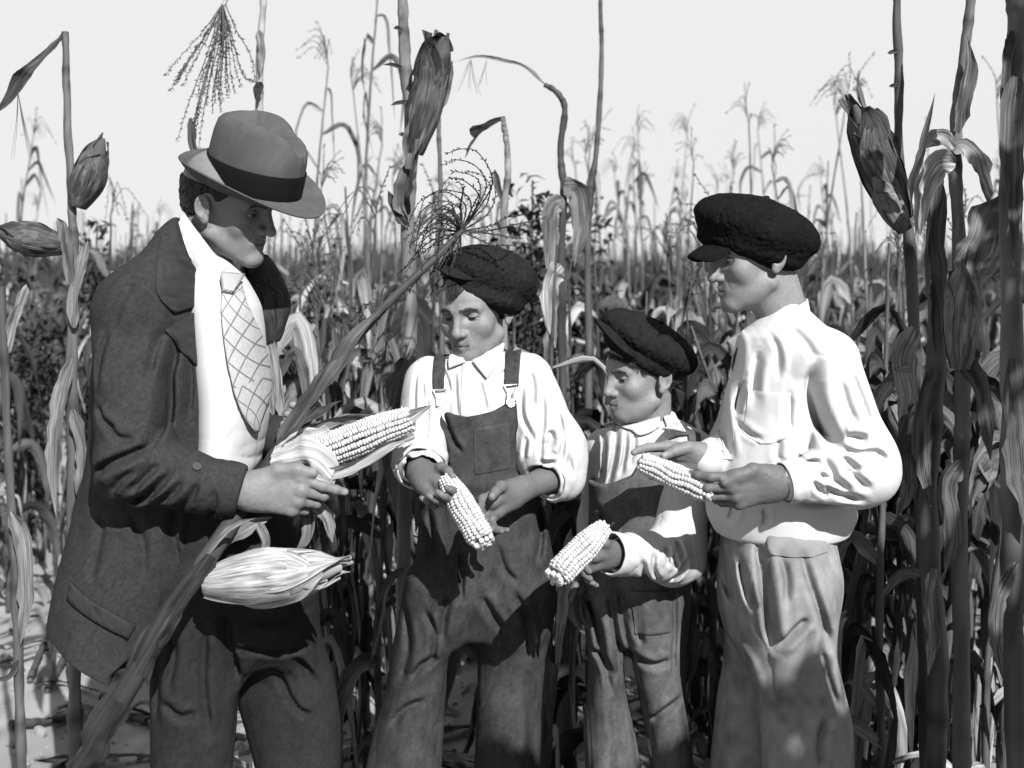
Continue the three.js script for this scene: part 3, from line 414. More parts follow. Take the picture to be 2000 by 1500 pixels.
// ---------------------------------------------------------------- the boy in bib overalls
const boyA = thing('person', 'boy facing us in bib overalls and white shirt, beside the man', 'person', 'people looking at corn ears');
{
  const T = boyA, sk = .08, d0 = 2.66;
  const H = makeHead({ at: P(932, 612, 2.68), face: [-.44, -.24, .86], up: [-.05, 1, 0], size: .91, child: .75, neckBase: P(938, 715, 2.69), skin: .14 });
  const shR = P(842, 748, 2.66), elR = P(815, 880, 2.56), wrR = P(826, 930, 2.48), shL = P(1026, 745, 2.66), elL = P(1092, 925, 2.58), wrL = P(1006, 962, 2.48);
  const hR = makeHand({ wrist: wrR, f: nrm(sub(P(868, 968, 2.425), wrR)), s: [.75, .5, .3], back: -1, elbow: elR, keep: .5, size: .84, skin: sk, curls: [[30, 35, 20], [35, 45, 25], [40, 50, 25], [45, 50, 25]], thumb: [[.02, .024, -.004], [.045, .045, -.012], [.075, .05, -.018], [.098, .046, -.02]] });
  const hL = makeHand({ wrist: wrL, f: nrm(sub(P(966, 986, 2.45), wrL)), s: [-.35, .75, .45], back: 1, elbow: elL, keep: .7, size: .84, skin: sk, curls: [[42, 22, 12, -6], [48, 26, 14, -10], [55, 30, 18, -14], [60, 34, 20, -20]], thumb: [[.02, .024, -.004], [.045, .044, -.014], [.07, .048, -.026], [.09, .046, -.036]] });
  part(T, 'body', join([H.geo, hR, hL, boyCore(P(938, 720, 2.69), P(940, 1130, 2.68), [[shR, elR, wrR], [shL, elL, wrL]], [[P(866, 1180, 2.66), P(808, 1450, 2.64), P(790, 1740, 2.66)], [P(1000, 1180, 2.7), P(995, 1450, 2.7), P(990, 1740, 2.72)]])]), SKIN);
  part(T, 'hair', hairOf(H, { front: .078, low: .02, slope: .52 }), M_HAIR);
  fringe(T, H, [[872, 560], [888, 556], [908, 562]], [[874, 600], [886, 590], [900, 574]], 2.6, 36, 5, M_HAIR);
  const cap = addCap(T, { c: [955, 541, 2.69], rx: .106, ry: .066, rz: .11, roll: 14, pitch: -8, tone: .011, seed: 31, visor: { c: [900, 532, 2.625], r: [.055, .009, .04], roll: 12, bend: 8 } });
  // shirt
  const tor = tower([sec(682, 892, 985, 2.69, .05), sec(706, 858, 1018, 2.68, .075), sec(735, 828, 1042, 2.67, .092), sec(790, 822, 1048, 2.66, .105), sec(860, 830, 1042, 2.66, .108), sec(950, 832, 1042, 2.66, .104), sec(1010, 836, 1045, 2.66, .1)], .03);
  const slR = U(.03, rc(shR, elR, .058, .05), rc(elR, add(elR, sub(wrR, elR), .45), .052, .048)), slL = U(.04, rc(shL, mix3(shL, elL, .8), .062, .068), rc(mix3(shL, elL, .8), add(elL, [.005, -.012, 0]), .068, .045));
  const a1 = longFolds(.005, 15, 2.8, 8, 41), a2 = ringFolds(shL, elL, .005, 14, .8, .4, 43), a3 = longFolds(.007, 20, 3.6, 14, 47),
    ga = grooves(2.57, -2.7, [[.004, .007, [887, 727], [890, 765], [893, 808]], [.004, .006, [936, 742], [945, 775], [950, 800]], [.005, .009, [1022, 760], [1018, 790], [1020, 812], [1028, 830], [1042, 856]], [.005, .009, [1060, 760], [1061, 815], [1056, 860], [1054, 898]], [.007, .014, [1070, 837], [1077, 852], [1066, 870]], [.004, .012, [1055, 896], [1068, 897], [1084, 895]], [.004, .008, [1028, 848], [1025, 870], [1022, 890]], [.005, .009, [1090, 800], [1098, 850], [1094, 895]], [.006, .009, [1035, 725], [1042, 760], [1040, 790]], [.004, .008, [810, 735], [808, 770], [810, 800], [806, 850]], [.004, .008, [822, 740], [827, 780], [831, 815], [826, 860]], [.004, .007, [834, 770], [838, 820], [832, 880]], [.005, .009, [800, 850], [815, 865], [835, 862]], [.005, .009, [798, 880], [812, 890], [830, 885]], [.004, .007, [1005, 720], [975, 735], [960, 745]], [.004, .006, [860, 722], [872, 742], [880, 770]], [.005, .008, [1110, 880], [1112, 920], [1104, 950]], [.005, .008, [1075, 905], [1085, 935], [1078, 960]]]), holeL = rc(mix3(elL, wrL, .1), mix3(elL, wrL, .7), .036, .032), holeR = rc(mix3(elR, wrR, .35), mix3(elR, wrR, .9), .036, .034);
  const tuck = (x, y) => .004;
  const sf = (x, y, z) => { const g = ga(x, y, z); let d = tor(x, y, z) + a1(x, y, z) + g; const e = Math.min(slL(x, y, z) + a3(x, y, z) * .7 + a2(x, y, z), slR(x, y, z) + a3(x, y, z)) + g; d = smin(d, e, .018); d = smax(d, -holeL(x, y, z), .004); return smax(d, -holeR(x, y, z), .004); };
  const white = cloth(.34, .05, 30), shirt = part(T, 'shirt', mesh(sf, [X(770, 2.6), Y(1020, 2.66), -2.82], [X(1165, 2.6), Y(675, 2.66), -2.4], .0038, white, .018), M_WHITE);
  const collar = (sgn, O, I2) => slab(strapRows(sf, O, I2, 2.58, .012, 14, .2, 6), .004, (u, v, p) => white(...p));
  part(shirt, 'collar', collar(-1, [[878, 690], [874, 706], [876, 720]], [[893, 690], [903, 702], [908, 708]]), M_WHITE);
  part(shirt, 'collar', collar(1, [[990, 660], [978, 700], [951, 738]], [[972, 668], [945, 695], [922, 706]]), M_WHITE);
  part(shirt, 'placket', slab(strapRows(sf, [[902, 712], [901, 760], [900, 812]], [[914, 712], [913, 760], [912, 812]], 2.57, .002, 16, .2, 4), .003, (u, v, p) => white(...p)), M_WHITE);
  { const tuft = []; for (const [el2, wr2, r, m] of [[elL, wrL, .045, .14], [elR, wrR, .048, .5]]) { const ax = nrm(sub(wr2, el2)), c = mix3(el2, wr2, m), u = nrm(cross(ax, [0, 1, .3])), v = cross(ax, u), rows = []; for (let i = 0; i <= 36; i++) { const a = i / 36 * Math.PI * 2, row = []; for (let j = 0; j < 5; j++) { const rr = r + .006 * Math.sin(j / 4 * Math.PI) + .005 * noise(Math.cos(a) * 3 + j, Math.sin(a) * 3, r * 100); row.push(add(add(add(c, ax, (j - 2) * .009), u, Math.cos(a) * rr), v, Math.sin(a) * rr)); } rows.push(row); } part(shirt, 'rolled_cuff', slab(rows, .005, (u2, v2, p) => white(...p)), M_WHITE); } }
  // overalls
  const hip = tower([sec(915, 838, 1034, 2.66, .112), sec(960, 828, 1046, 2.66, .116), sec(1020, 820, 1064, 2.66, .12), sec(1090, 812, 1082, 2.66, .125), sec(1160, 800, 1084, 2.66, .12), sec(1240, 820, 1070, 2.66, .08)], .03);
  const l1 = tower([sec(1120, 802, 945, 2.64, .11), sec(1200, 784, 925, 2.64, .1), sec(1280, 766, 880, 2.64, .09), sec(1360, 752, 868, 2.64, .088), sec(1450, 728, 862, 2.64, .085), sec(1560, 706, 856, 2.64, .085), sec(1740, 700, 850, 2.66, .08)]), l2 = tower([sec(1120, 930, 1084, 2.69, .11), sec(1200, 930, 1076, 2.69, .1), sec(1300, 928, 1066, 2.7, .09), sec(1400, 925, 1056, 2.7, .088), sec(1560, 920, 1050, 2.71, .085), sec(1740, 920, 1045, 2.72, .08)]);
  const mask = pm(2.55, [852, 796], [866, 806], [912, 812], [965, 802], [1006, 786], [1013, 860], [1030, 925], [1120, 965], [1120, 1500], [700, 1500], [700, 985], [826, 965], [838, 920]);
  const b1 = longFolds(.006, 14, 3, 11, 51), gb = grooves(2.55, -2.7, [[.006, .012, [850, 808], [848, 860], [845, 912]], [.005, .011, [862, 806], [872, 830], [884, 858], [902, 884]], [.006, .011, [860, 840], [866, 880], [868, 912]], [.005, .008, [900, 1075], [902, 1110], [902, 1170]], [.008, .012, [880, 1160], [868, 1200], [862, 1260]], [.008, .012, [940, 1160], [960, 1200], [985, 1240]], [.007, .009, [830, 1190], [850, 1240], [840, 1300]], [.007, .009, [800, 1330], [825, 1300], [855, 1285]], [.008, .009, [760, 1430], [790, 1390], [830, 1370]], [.007, .01, [1050, 1000], [1058, 1060], [1050, 1110]], [.008, .01, [1000, 1150], [1030, 1220], [1035, 1300]], [.007, .008, [835, 1000], [840, 1060], [830, 1110]], [.008, .009, [790, 1200], [795, 1280], [780, 1340]], [.007, .008, [970, 1060], [985, 1110], [1010, 1140]], [.006, .008, [1010, 840], [1018, 890], [1012, 930]]]), b2 = (x, y, z) => .012 * crease((x + .35) * 26 + (y - 1.1) * 7, y * 3, z * 5, 3) * Math.exp(-(((x - X(860, 2.55)) / .04) ** 2)) * sstep(Y(985, 2.55), Y(940, 2.55), y);
  const band = (x, y) => .003 * Math.exp(-(((y - Y(948, 2.55)) / .012) ** 2));
  const bibT = (x, y, z) => tor(x, y, z) - .012;
  const of = (x, y, z) => { let d = smin(bibT(x, y, z) + a1(x, y, z) * .8, hip(x, y, z), .02); d = smax(d, mask(x, y), .004); if (y > Y(965, 2.6)) d = smax(d, -(z + 2.66 + .02), .01); d = smin(d, smin(l1(x, y, z), l2(x, y, z), .02), .035); return d + gb(x, y, z) + b1(x, y, z) * sstep(Y(930, 2.6), Y(1010, 2.6), y) - band(x, y) + .005 * swell(x * 14, y * 8, z * 14, 7); };
  const denim = (x, y, z) => .03 * (1 + .4 * fbm(x * 26, y * 22, z * 26) + .18 * noise(x * 120, y * 40, z * 120) + .3 * noise(x * 350, y * 350, z * 350));
  const ov = part(T, 'bib_overalls', mesh(of, [X(680, 2.66), .05, -2.84], [X(1110, 2.66), Y(770, 2.6), -2.5], .0045, denim, .02), M_DENIM);
  const both = (x, y, z) => Math.min(of(x, y, z), sf(x, y, z));
  for (const [L, R, bx, by] of [[[[846, 688], [844, 720], [846, 764]], [[868, 686], [867, 720], [866, 758]], 858, 790], [[[990, 674], [987, 715], [985, 755]], [[1018, 684], [1015, 715], [1013, 754]], 997, 787]]) {
    part(ov, 'shoulder_strap', slab(strapRows(sf, L, R, 2.57, .005, 18, .22, 5), .004, (u, v, p) => denim(...p)), M_DENIM);
    const y0 = L[2][1], w = 13, loop = [[bx - w, y0], [bx + w, y0 - 2], [bx + 6, y0 + 14], [bx + 5, by + 3], [bx - 5, by + 3], [bx - 6, y0 + 14], [bx - w, y0]].map(([x, y]) => press(both, X(x, 2.56), Y(y, 2.56), -2.3, .006));
    part(ov, 'buckle', tube(loop, .0022, 6), M_METAL); button(ov, both, bx, by, 2.56, .009, M_METAL);
  }
  part(ov, 'pocket', slab(strapRows(of, [[925, 838], [926, 880], [928, 925]], [[992, 826], [996, 875], [996, 918]], 2.54, .0012, 20, .22, 12), .002, (u, v, p) => denim(...p) * (u < .05 || v < .05 || v > .95 || u > .95 ? 1.25 : 1)), M_DENIM);
  shoe(T, P(780, 1760, 2.64), [-.3, 0, .95]); shoe(T, P(985, 1760, 2.71), [.15, 0, .98]);
}
// ---------------------------------------------------------------- the smallest boy
const boyB = thing('person', 'smallest boy, in cap, white shirt and overalls, between the two other boys', 'person', 'people looking at corn ears');
{
  const T = boyB, sk = .075;
  const H = makeHead({ at: P(1258, 742, 2.7), face: [-.9, -.08, .42], up: [-.06, 1, 0], size: .86, child: 1, neckBase: P(1272, 832, 2.73), skin: .14 });
  const shL = P(1345, 885, 2.66), elL = P(1318, 1085, 2.58), wrL = P(1196, 1082, 2.45), shR = P(1185, 880, 2.78), elR = P(1172, 1020, 2.84), wrR = P(1150, 1110, 2.74);
  const hL = makeHand({ wrist: wrL, f: nrm(sub(P(1140, 1098, 2.4), wrL)), s: [.15, .9, .4], back: 1, elbow: elL, keep: .4, size: .76, skin: sk, curls: [[30, 30, 20, -4], [34, 36, 22], [38, 40, 25], [42, 42, 25]], thumb: [[.02, .024, -.004], [.045, .046, -.004], [.075, .052, .004], [.098, .048, .008]] });
  const hR = makeHand({ wrist: wrR, f: [-.3, -.8, .3], s: [-.6, .2, .6], back: 1, elbow: elR, keep: .4, size: .76, skin: sk, curls: [[20, 20, 10], [20, 25, 10], [25, 25, 10], [25, 25, 10]] });
  part(T, 'body', join([H.geo, hL, hR, boyCore(P(1272, 840, 2.73), P(1255, 1130, 2.74), [[shL, elL, wrL], [shR, elR, wrR]], [[P(1188, 1170, 2.74), P(1185, 1450, 2.72), P(1195, 1730, 2.74)], [P(1290, 1170, 2.72), P(1300, 1450, 2.7), P(1320, 1730, 2.72)]])]), SKIN);
  part(T, 'hair', hairOf(H, { front: .078, low: .02, slope: .5 }), M_HAIR);
  fringe(T, H, [[1176, 680], [1200, 694], [1230, 706], [1262, 716]], [[1180, 704], [1206, 708], [1236, 720], [1264, 742]], 2.62, 90, 6, M_HAIR);
  addCap(T, { c: [1268, 668, 2.71], rx: .115, ry: .05, rz: .11, roll: 30, pitch: 6, tone: .01, seed: 77, bandUp: .004, visor: { c: [1205, 662, 2.66], r: [.062, .01, .065], roll: 42, bend: 3 } });
  const tor = tower([sec(812, 1238, 1318, 2.73, .045), sec(832, 1195, 1350, 2.72, .075), sec(860, 1168, 1372, 2.72, .095), sec(920, 1164, 1368, 2.72, .105), sec(1000, 1168, 1352, 2.72, .105), sec(1100, 1160, 1340, 2.72, .105)], .025);
  const slL = U(.03, rc(shL, elL, .056, .056), rc(elL, add(wrL, sub(elL, wrL), .22), .058, .042)), slR = U(.03, rc(shR, elR, .05, .045), rc(elR, wrR, .045, .035));
  const a1 = longFolds(.005, 20, 2.4, 12, 61), a2 = ringFolds(elL, wrL, .006, 18, .15, .5, 63), ga = grooves(2.6, -2.78, [[.005, .009, [1213, 832], [1208, 870], [1202, 910], [1190, 960]], [.004, .008, [1188, 850], [1184, 900], [1181, 955]], [.004, .008, [1228, 850], [1224, 890], [1216, 930]], [.004, .007, [1172, 845], [1170, 890], [1172, 940]], [.004, .006, [1245, 855], [1240, 885], [1232, 910]], [.005, .01, [1288, 1046], [1291, 1062], [1293, 1080]], [.005, .01, [1302, 1060], [1307, 1076], [1312, 1090]], [.005, .01, [1311, 1040], [1318, 1060], [1322, 1076]], [.006, .01, [1240, 1060], [1246, 1090], [1262, 1120]], [.005, .009, [1265, 1050], [1262, 1080], [1275, 1110]], [.005, .009, [1330, 1080], [1320, 1100], [1300, 1120]]]), hole = rc(mix3(elL, wrL, .6), mix3(elL, wrL, 1.2), .02, .034);
  const sf = (x, y, z) => { const g = ga(x, y, z); let d = tor(x, y, z) + a1(x, y, z) + g; const e = slL(x, y, z); d = smin(d, e < .1 ? e + g + a2(x, y, z) + .005 * swell(x * 20, y * 20, z * 20, 5) : e, .015); d = smin(d, slR(x, y, z), .015); return smax(d, -hole(x, y, z), .004); };
  const wave = (x, y, z) => .31 * (1 + .05 * fbm(x * 30, y * 30, z * 30));
  const shirt = part(T, 'shirt', mesh(sf, [X(1120, 2.7), Y(1140, 2.7), -2.9], [X(1410, 2.7), Y(800, 2.7), -2.4], .0038, wave, .018), M_WHITE);
  const white = cloth(.34, .05, 30);
  part(shirt, 'collar', slab(strapRows(sf, [[1322, 792], [1330, 822], [1338, 842]], [[1300, 808], [1304, 838], [1296, 838]], 2.63, .009, 12, .2, 5), .004, (u, v, p) => white(...p)), M_WHITE);
  part(shirt, 'collar', slab(strapRows(sf, [[1296, 818], [1262, 826], [1226, 814]], [[1290, 836], [1248, 850], [1236, 842]], 2.63, .009, 12, .2, 5), .004, (u, v, p) => white(...p)), M_WHITE);
  part(shirt, 'collar', slab(strapRows(sf, [[1224, 812], [1212, 812], [1200, 814]], [[1238, 842], [1212, 838], [1190, 836]], 2.63, .009, 12, .2, 5), .004, (u, v, p) => white(...p)), M_WHITE);
  { const ax = nrm(sub(wrL, elL)), c = add(wrL, ax, -.014), u = nrm(cross(ax, [0, 1, .3])), v = cross(ax, u), rows = []; for (let i = 0; i <= 36; i++) { const a = i / 36 * Math.PI * 2, row = []; for (let j = 0; j < 5; j++) { const rr = .04 + .002 * noise(Math.cos(a) * 3 + j, Math.sin(a) * 3, 4); row.push(add(add(add(c, ax, (j - 2) * .011), u, Math.cos(a) * rr), v, Math.sin(a) * rr)); } rows.push(row); } part(shirt, 'cuff', slab(rows, .004, (u2, v2, p) => white(...p)), M_WHITE); }
  const hip = tower([sec(930, 1160, 1360, 2.72, .112), sec(1000, 1160, 1356, 2.72, .115), sec(1080, 1152, 1346, 2.72, .116), sec(1150, 1146, 1342, 2.72, .115), sec(1240, 1160, 1335, 2.72, .08)], .03);
  const l1 = tower([sec(1100, 1150, 1240, 2.74, .1), sec(1200, 1146, 1225, 2.73, .09), sec(1320, 1146, 1222, 2.73, .085), sec(1500, 1142, 1252, 2.73, .085), sec(1730, 1150, 1262, 2.74, .085)]), l2 = tower([sec(1100, 1215, 1344, 2.71, .1), sec(1200, 1216, 1340, 2.71, .095), sec(1320, 1238, 1340, 2.71, .09), sec(1400, 1256, 1345, 2.71, .085), sec(1500, 1272, 1356, 2.71, .085), sec(1730, 1280, 1372, 2.72, .085)]);
  const mask = pm(2.6, [1262, 884], [1278, 872], [1330, 872], [1380, 930], [1400, 1000], [1400, 1500], [1100, 1500], [1100, 962], [1190, 958], [1236, 932]);
  const b1 = longFolds(.006, 17, 2.8, 12, 71), gb = grooves(2.62, -2.78, [[.007, .014, [1142, 1170], [1165, 1220], [1180, 1290], [1200, 1330]], [.007, .013, [1190, 1160], [1200, 1220], [1215, 1290]], [.006, .01, [1210, 1150], [1216, 1210], [1230, 1270]], [.007, .011, [1240, 1290], [1280, 1300], [1310, 1290]], [.006, .009, [1250, 1170], [1245, 1220], [1255, 1260]], [.006, .01, [1160, 1280], [1180, 1300], [1195, 1360]], [.007, .01, [1275, 1420], [1300, 1390], [1335, 1370]], [.006, .008, [1318, 1150], [1320, 1240], [1316, 1330]], [.007, .01, [1175, 1000], [1185, 1040], [1180, 1080]]]);
  const of = (x, y, z) => { let d = smin(tor(x, y, z) - .012, hip(x, y, z), .02); d = smax(d, mask(x, y), .004); if (y > Y(945, 2.6)) d = smax(d, -(z + 2.72 + .02), .01); d = smin(d, smin(l1(x, y, z), l2(x, y, z), .015), .03); return d + gb(x, y, z) + b1(x, y, z) * sstep(Y(960, 2.6), Y(1040, 2.6), y) + .005 * swell(x * 14, y * 8, z * 14, 9); };
  const denim = (x, y, z) => .06 * (1 + .5 * fbm(x * 22, y * 16, z * 22) + .2 * noise(x * 110, y * 40, z * 110) + .25 * noise(x * 350, y * 350, z * 350));
  const ov = part(T, 'bib_overalls', mesh(of, [X(1110, 2.72), .05, -2.9], [X(1400, 2.72), Y(850, 2.6), -2.5], .0045, denim, .02), M_DENIM);
  part(ov, 'shoulder_strap', slab(strapRows(sf, [[1262, 884], [1285, 858], [1312, 838], [1342, 832]], [[1286, 886], [1300, 866], [1322, 852], [1350, 848]], 2.62, .005, 20, .22, 5), .004, (u, v, p) => denim(...p)), M_DENIM);
  part(ov, 'shoulder_strap', slab(strapRows(sf, [[1344, 838], [1343, 862], [1340, 890]], [[1368, 848], [1366, 866], [1362, 892]], 2.62, .005, 14, .22, 5), .004, (u, v, p) => denim(...p)), M_DENIM);
  part(ov, 'pocket', slab(strapRows(of, [[1230, 1160], [1240, 1210], [1244, 1250]], [[1308, 1160], [1312, 1205], [1314, 1245]], 2.58, .003, 14, .22, 9), .003, (u, v, p) => denim(...p)), M_DENIM);
  shoe(T, P(1195, 1750, 2.73), [-.7, 0, .7]); shoe(T, P(1320, 1750, 2.71), [-.6, 0, .8]);
}
// ---------------------------------------------------------------- the tall boy
const boyC = thing('person', 'tall boy in black cap and loose white collarless shirt, side view', 'person', 'people looking at corn ears');
{
  const T = boyC, sk = .075;
  const H = makeHead({ at: P(1480, 505, 2.52), face: [-.96, -.2, .2], up: [0, 1, .03], size: .94, child: .55, neckBase: P(1532, 628, 2.54), skin: .14 });
  const shL = P(1612, 712, 2.42), elL = P(1682, 915, 2.37), wrL = P(1528, 944, 2.335), shR = P(1490, 710, 2.68), elR = P(1430, 880, 2.7), wrR = P(1380, 897, 2.47);
  const hL = makeHand({ wrist: P(1516, 944, 2.335), f: nrm(sub(P(1430, 958, 2.31), P(1516, 944, 2.335))), s: [-.1, .85, .1], back: -1, elbow: elL, keep: .4, size: .96, skin: sk, armR: .036, curls: [[18, 30, 25, 2], [26, 34, 28], [32, 40, 28], [40, 44, 30]], thumb: [[.02, .024, .004], [.052, .036, .008], [.086, .03, .01], [.112, .02, .008]] });
  const hR = makeHand({ wrist: wrR, f: [-1, .05, .12], s: [0, .9, .35], back: 1, elbow: elR, keep: .4, size: .9, skin: .12, curls: [[10, 18, 14, 0], [24, 34, 22], [30, 40, 25], [38, 44, 25]], thumb: [[.02, .022, -.004], [.05, .034, -.012], [.08, .03, -.022], [.104, .02, -.03]] });
  part(T, 'body', join([H.geo, hL, hR, boyCore(P(1532, 630, 2.54), P(1525, 1100, 2.54), [[shL, elL, wrL], [shR, elR, wrR]], [[P(1530, 1130, 2.45), P(1545, 1450, 2.45), P(1560, 1830, 2.46)], [P(1490, 1130, 2.63), P(1470, 1450, 2.62), P(1460, 1830, 2.64)]])]), SKIN);
  part(T, 'hair', hairOf(H, { front: .078, low: .02, slope: .52 }), grey(.06, .7));
  fringe(T, H, [[1400, 462], [1430, 470], [1465, 478], [1490, 486]], [[1394, 486], [1424, 490], [1462, 496], [1476, 510]], 2.48, 70, 7, grey(.05, .6));
  addCap(T, { c: [1478, 444, 2.53], rx: .131, ry: .062, rz: .118, roll: 17, pitch: 4, tone: .006, seed: 91, visor: { c: [1392, 480, 2.515], r: [.055, .0095, .075], roll: -24, bend: 5 } });
  const tor = tower([sec(590, 1504, 1566, 2.54, .055), sec(622, 1476, 1594, 2.54, .08), sec(655, 1446, 1630, 2.53, .125), sec(720, 1430, 1650, 2.53, .15), sec(800, 1418, 1650, 2.53, .15), sec(880, 1398, 1640, 2.53, .15), sec(940, 1382, 1650, 2.53, .148), sec(1000, 1382, 1668, 2.53, .142), sec(1038, 1400, 1652, 2.53, .136), sec(1050, 1425, 1630, 2.53, .125)], .02);
  const slL = U(.05, rc(shL, elL, .066, .066), rc(elL, add(wrL, sub(elL, wrL), .12), .062, .038)), slR = U(.03, rc(shR, elR, .06, .05), rc(elR, wrR, .05, .035));
  const a1 = longFolds(.004, 11, 2.2, 9, 81), ga = grooves(2.36, -2.56, [[.011, .022, [1604, 700], [1588, 755], [1600, 812], [1617, 849], [1628, 871]], [.009, .018, [1639, 850], [1657, 849], [1684, 857]], [.006, .012, [1633, 868], [1655, 877], [1700, 877], [1714, 893]], [.006, .013, [1633, 884], [1645, 896], [1662, 912]], [.006, .013, [1636, 905], [1656, 922], [1680, 944]], [.006, .013, [1604, 887], [1610, 912], [1622, 930], [1648, 953]], [.005, .011, [1588, 919], [1604, 926], [1622, 938]], [.006, .012, [1594, 940], [1628, 957], [1674, 968]], [.005, .01, [1567, 901], [1580, 897], [1596, 898]], [.005, .01, [1575, 930], [1590, 950], [1610, 962]], [.006, .012, [1433, 740], [1432, 790], [1434, 833], [1443, 905]], [.004, .008, [1470, 757], [1463, 790], [1457, 818]], [.005, .008, [1401, 860], [1395, 895], [1391, 924]], [.005, .009, [1426, 849], [1421, 870], [1417, 893]], [.005, .007, [1548, 772], [1546, 800], [1545, 840]], [.005, .007, [1458, 836], [1475, 856], [1495, 864]], [.006, .008, [1500, 690], [1490, 740], [1486, 800]], [.007, .008, [1560, 640], [1580, 670], [1592, 700]], [.005, .008, [1440, 985], [1446, 1010], [1440, 1035]], [.005, .007, [1500, 1000], [1505, 1020], [1500, 1036]], [.006, .008, [1530, 860], [1525, 890], [1528, 905]], [.007, .009, [1660, 720], [1680, 780], [1695, 830]], [.006, .008, [1640, 740], [1650, 790], [1668, 830]], [.005, .007, [1400, 940], [1398, 970], [1404, 1000]], [.006, .009, [1560, 985], [1610, 990], [1660, 985]], [.005, .007, [1470, 650], [1466, 700], [1460, 740]], [.005, .007, [1520, 650], [1530, 690], [1528, 740]]]);
  const a2 = ringFolds(shL, elL, .005, 11, .72, .35, 83), a3 = () => 0;
  const hole = rc(mix3(elL, wrL, .78), mix3(elL, wrL, 1.3), .02, .036);
  const fly = (x, y, z) => -.004 * sstep(.008, .002, Math.abs(x - line([[X(1462, 2.4), Y(640, 2.4)], [X(1450, 2.4), Y(760, 2.4)], [X(1438, 2.4), Y(860, 2.4)], [X(1440, 2.4), Y(910, 2.4)]])(y)));
  const sf = (x, y, z) => { const g = ga(x, y, z); let d = tor(x, y, z) + a1(x, y, z) + g + .004 * swell(x * 12, y * 8, z * 12, 3); let e = slL(x, y, z); if (e < .12) e += g + a2(x, y, z) + a3(x, y, z) + .004 * swell(x * 16, y * 12, z * 16, 6); const k = lerp(.006, .06, sstep(Y(760, 2.4), Y(680, 2.4), y)); d = smin(d, e, k); d = smin(d, slR(x, y, z), .015); return smax(d, -hole(x, y, z), .004); };
  const white = cloth(.385, .035, 24), shirt = part(T, 'loose_shirt', mesh(sf, [X(1340, 2.5), Y(1065, 2.5), -2.78], [X(1780, 2.5), Y(575, 2.5), -2.24], .0038, white, .022), M_WHITE);
  { const ct = P(1528, 604, 2.535), cb = P(1524, 632, 2.535), u1 = nrm(sub(P(1484, 626, 2.5), P(1570, 588, 2.5))), zz = [0, 0, 1]; part(shirt, 'neckband', ringBand(ring(ct, u1, .052, zz, .058), ring(cb, u1, .062, zz, .068), .004, (u, v, p) => white(...p), 48), M_WHITE); }
  part(shirt, 'placket', slab(strapRows(sf, [[1458, 650], [1444, 760], [1428, 850], [1422, 905]], [[1476, 650], [1460, 760], [1442, 850], [1440, 905]], 2.4, .001, 30, .2, 5), .002, (u, v, p) => white(...p)), M_WHITE);
  part(shirt, 'breast_pocket', slab(strapRows(sf, [[1472, 768], [1468, 820], [1462, 852], [1490, 870]], [[1546, 768], [1546, 820], [1545, 850], [1510, 868]], 2.38, .0008, 20, .2, 10), .0016, (u, v, p) => white(...p)), M_WHITE);
  { const ax = nrm(sub(wrL, elL)), c = add(wrL, ax, -.022), u = nrm(cross(ax, [0, 1, .3])), v = cross(ax, u), rows = []; for (let i = 0; i <= 36; i++) { const a = i / 36 * Math.PI * 2, row = []; for (let j = 0; j < 5; j++) { const rr = .038 + .002 * noise(Math.cos(a) * 3 + j, Math.sin(a) * 3, 8); row.push(add(add(add(c, ax, (j - 2) * .009), u, Math.cos(a) * rr), v, Math.sin(a) * rr)); } rows.push(row); } part(shirt, 'cuff', slab(rows, .004, (u2, v2, p) => white(...p)), M_WHITE); }
  const hip = tower([sec(960, 1430, 1600, 2.53, .12), sec(1040, 1424, 1614, 2.53, .135), sec(1120, 1420, 1628, 2.53, .145), sec(1200, 1420, 1628, 2.53, .14), sec(1280, 1440, 1620, 2.53, .09)], .03);
  const l1 = tower([sec(1010, 1480, 1600, 2.5, .06), sec(1130, 1462, 1632, 2.46, .1), sec(1220, 1474, 1622, 2.45, .095), sec(1320, 1478, 1642, 2.45, .09), sec(1400, 1484, 1664, 2.45, .088), sec(1500, 1490, 1664, 2.45, .085), sec(1830, 1500, 1640, 2.46, .08)]), l2 = tower([sec(1010, 1430, 1560, 2.58, .06), sec(1130, 1418, 1560, 2.61, .1), sec(1250, 1416, 1540, 2.62, .09), sec(1400, 1400, 1520, 2.62, .088), sec(1500, 1390, 1510, 2.62, .085), sec(1830, 1390, 1500, 2.64, .08)]);
  const b1 = longFolds(.006, 13, 2.6, 10, 95), gb = grooves(2.38, -2.56, [[.009, .018, [1490, 1060], [1494, 1120], [1500, 1190], [1510, 1270]], [.008, .014, [1568, 1080], [1580, 1140], [1600, 1200], [1620, 1260]], [.007, .013, [1572, 1200], [1548, 1225], [1515, 1265]], [.007, .01, [1432, 1100], [1440, 1160], [1455, 1220]], [.006, .01, [1460, 1110], [1462, 1150], [1470, 1190]], [.008, .012, [1600, 1260], [1615, 1320], [1640, 1390]], [.008, .012, [1610, 1400], [1600, 1450], [1605, 1500]], [.006, .009, [1530, 1090], [1535, 1130], [1530, 1170]], [.008, .011, [1430, 1280], [1460, 1310], [1480, 1380]]]);
  const tf = (x, y, z) => smin(hip(x, y, z), smin(l1(x, y, z), l2(x, y, z), .03), .06) + gb(x, y, z) + b1(x, y, z) + .005 * swell(x * 13, y * 7, z * 13, 12);
  const duck = (x, y, z) => .15 * (1 + .5 * fbm(x * 16, y * 12, z * 16) + .2 * noise(x * 70, y * 50, z * 70) + .1 * noise(x * 300, y * 300, z * 300));
  const tr = part(T, 'trousers', mesh(tf, [X(1370, 2.6), .05, -2.8], [X(1690, 2.6), Y(950, 2.5), -2.3], .0048, duck, .02), M_DENIM);
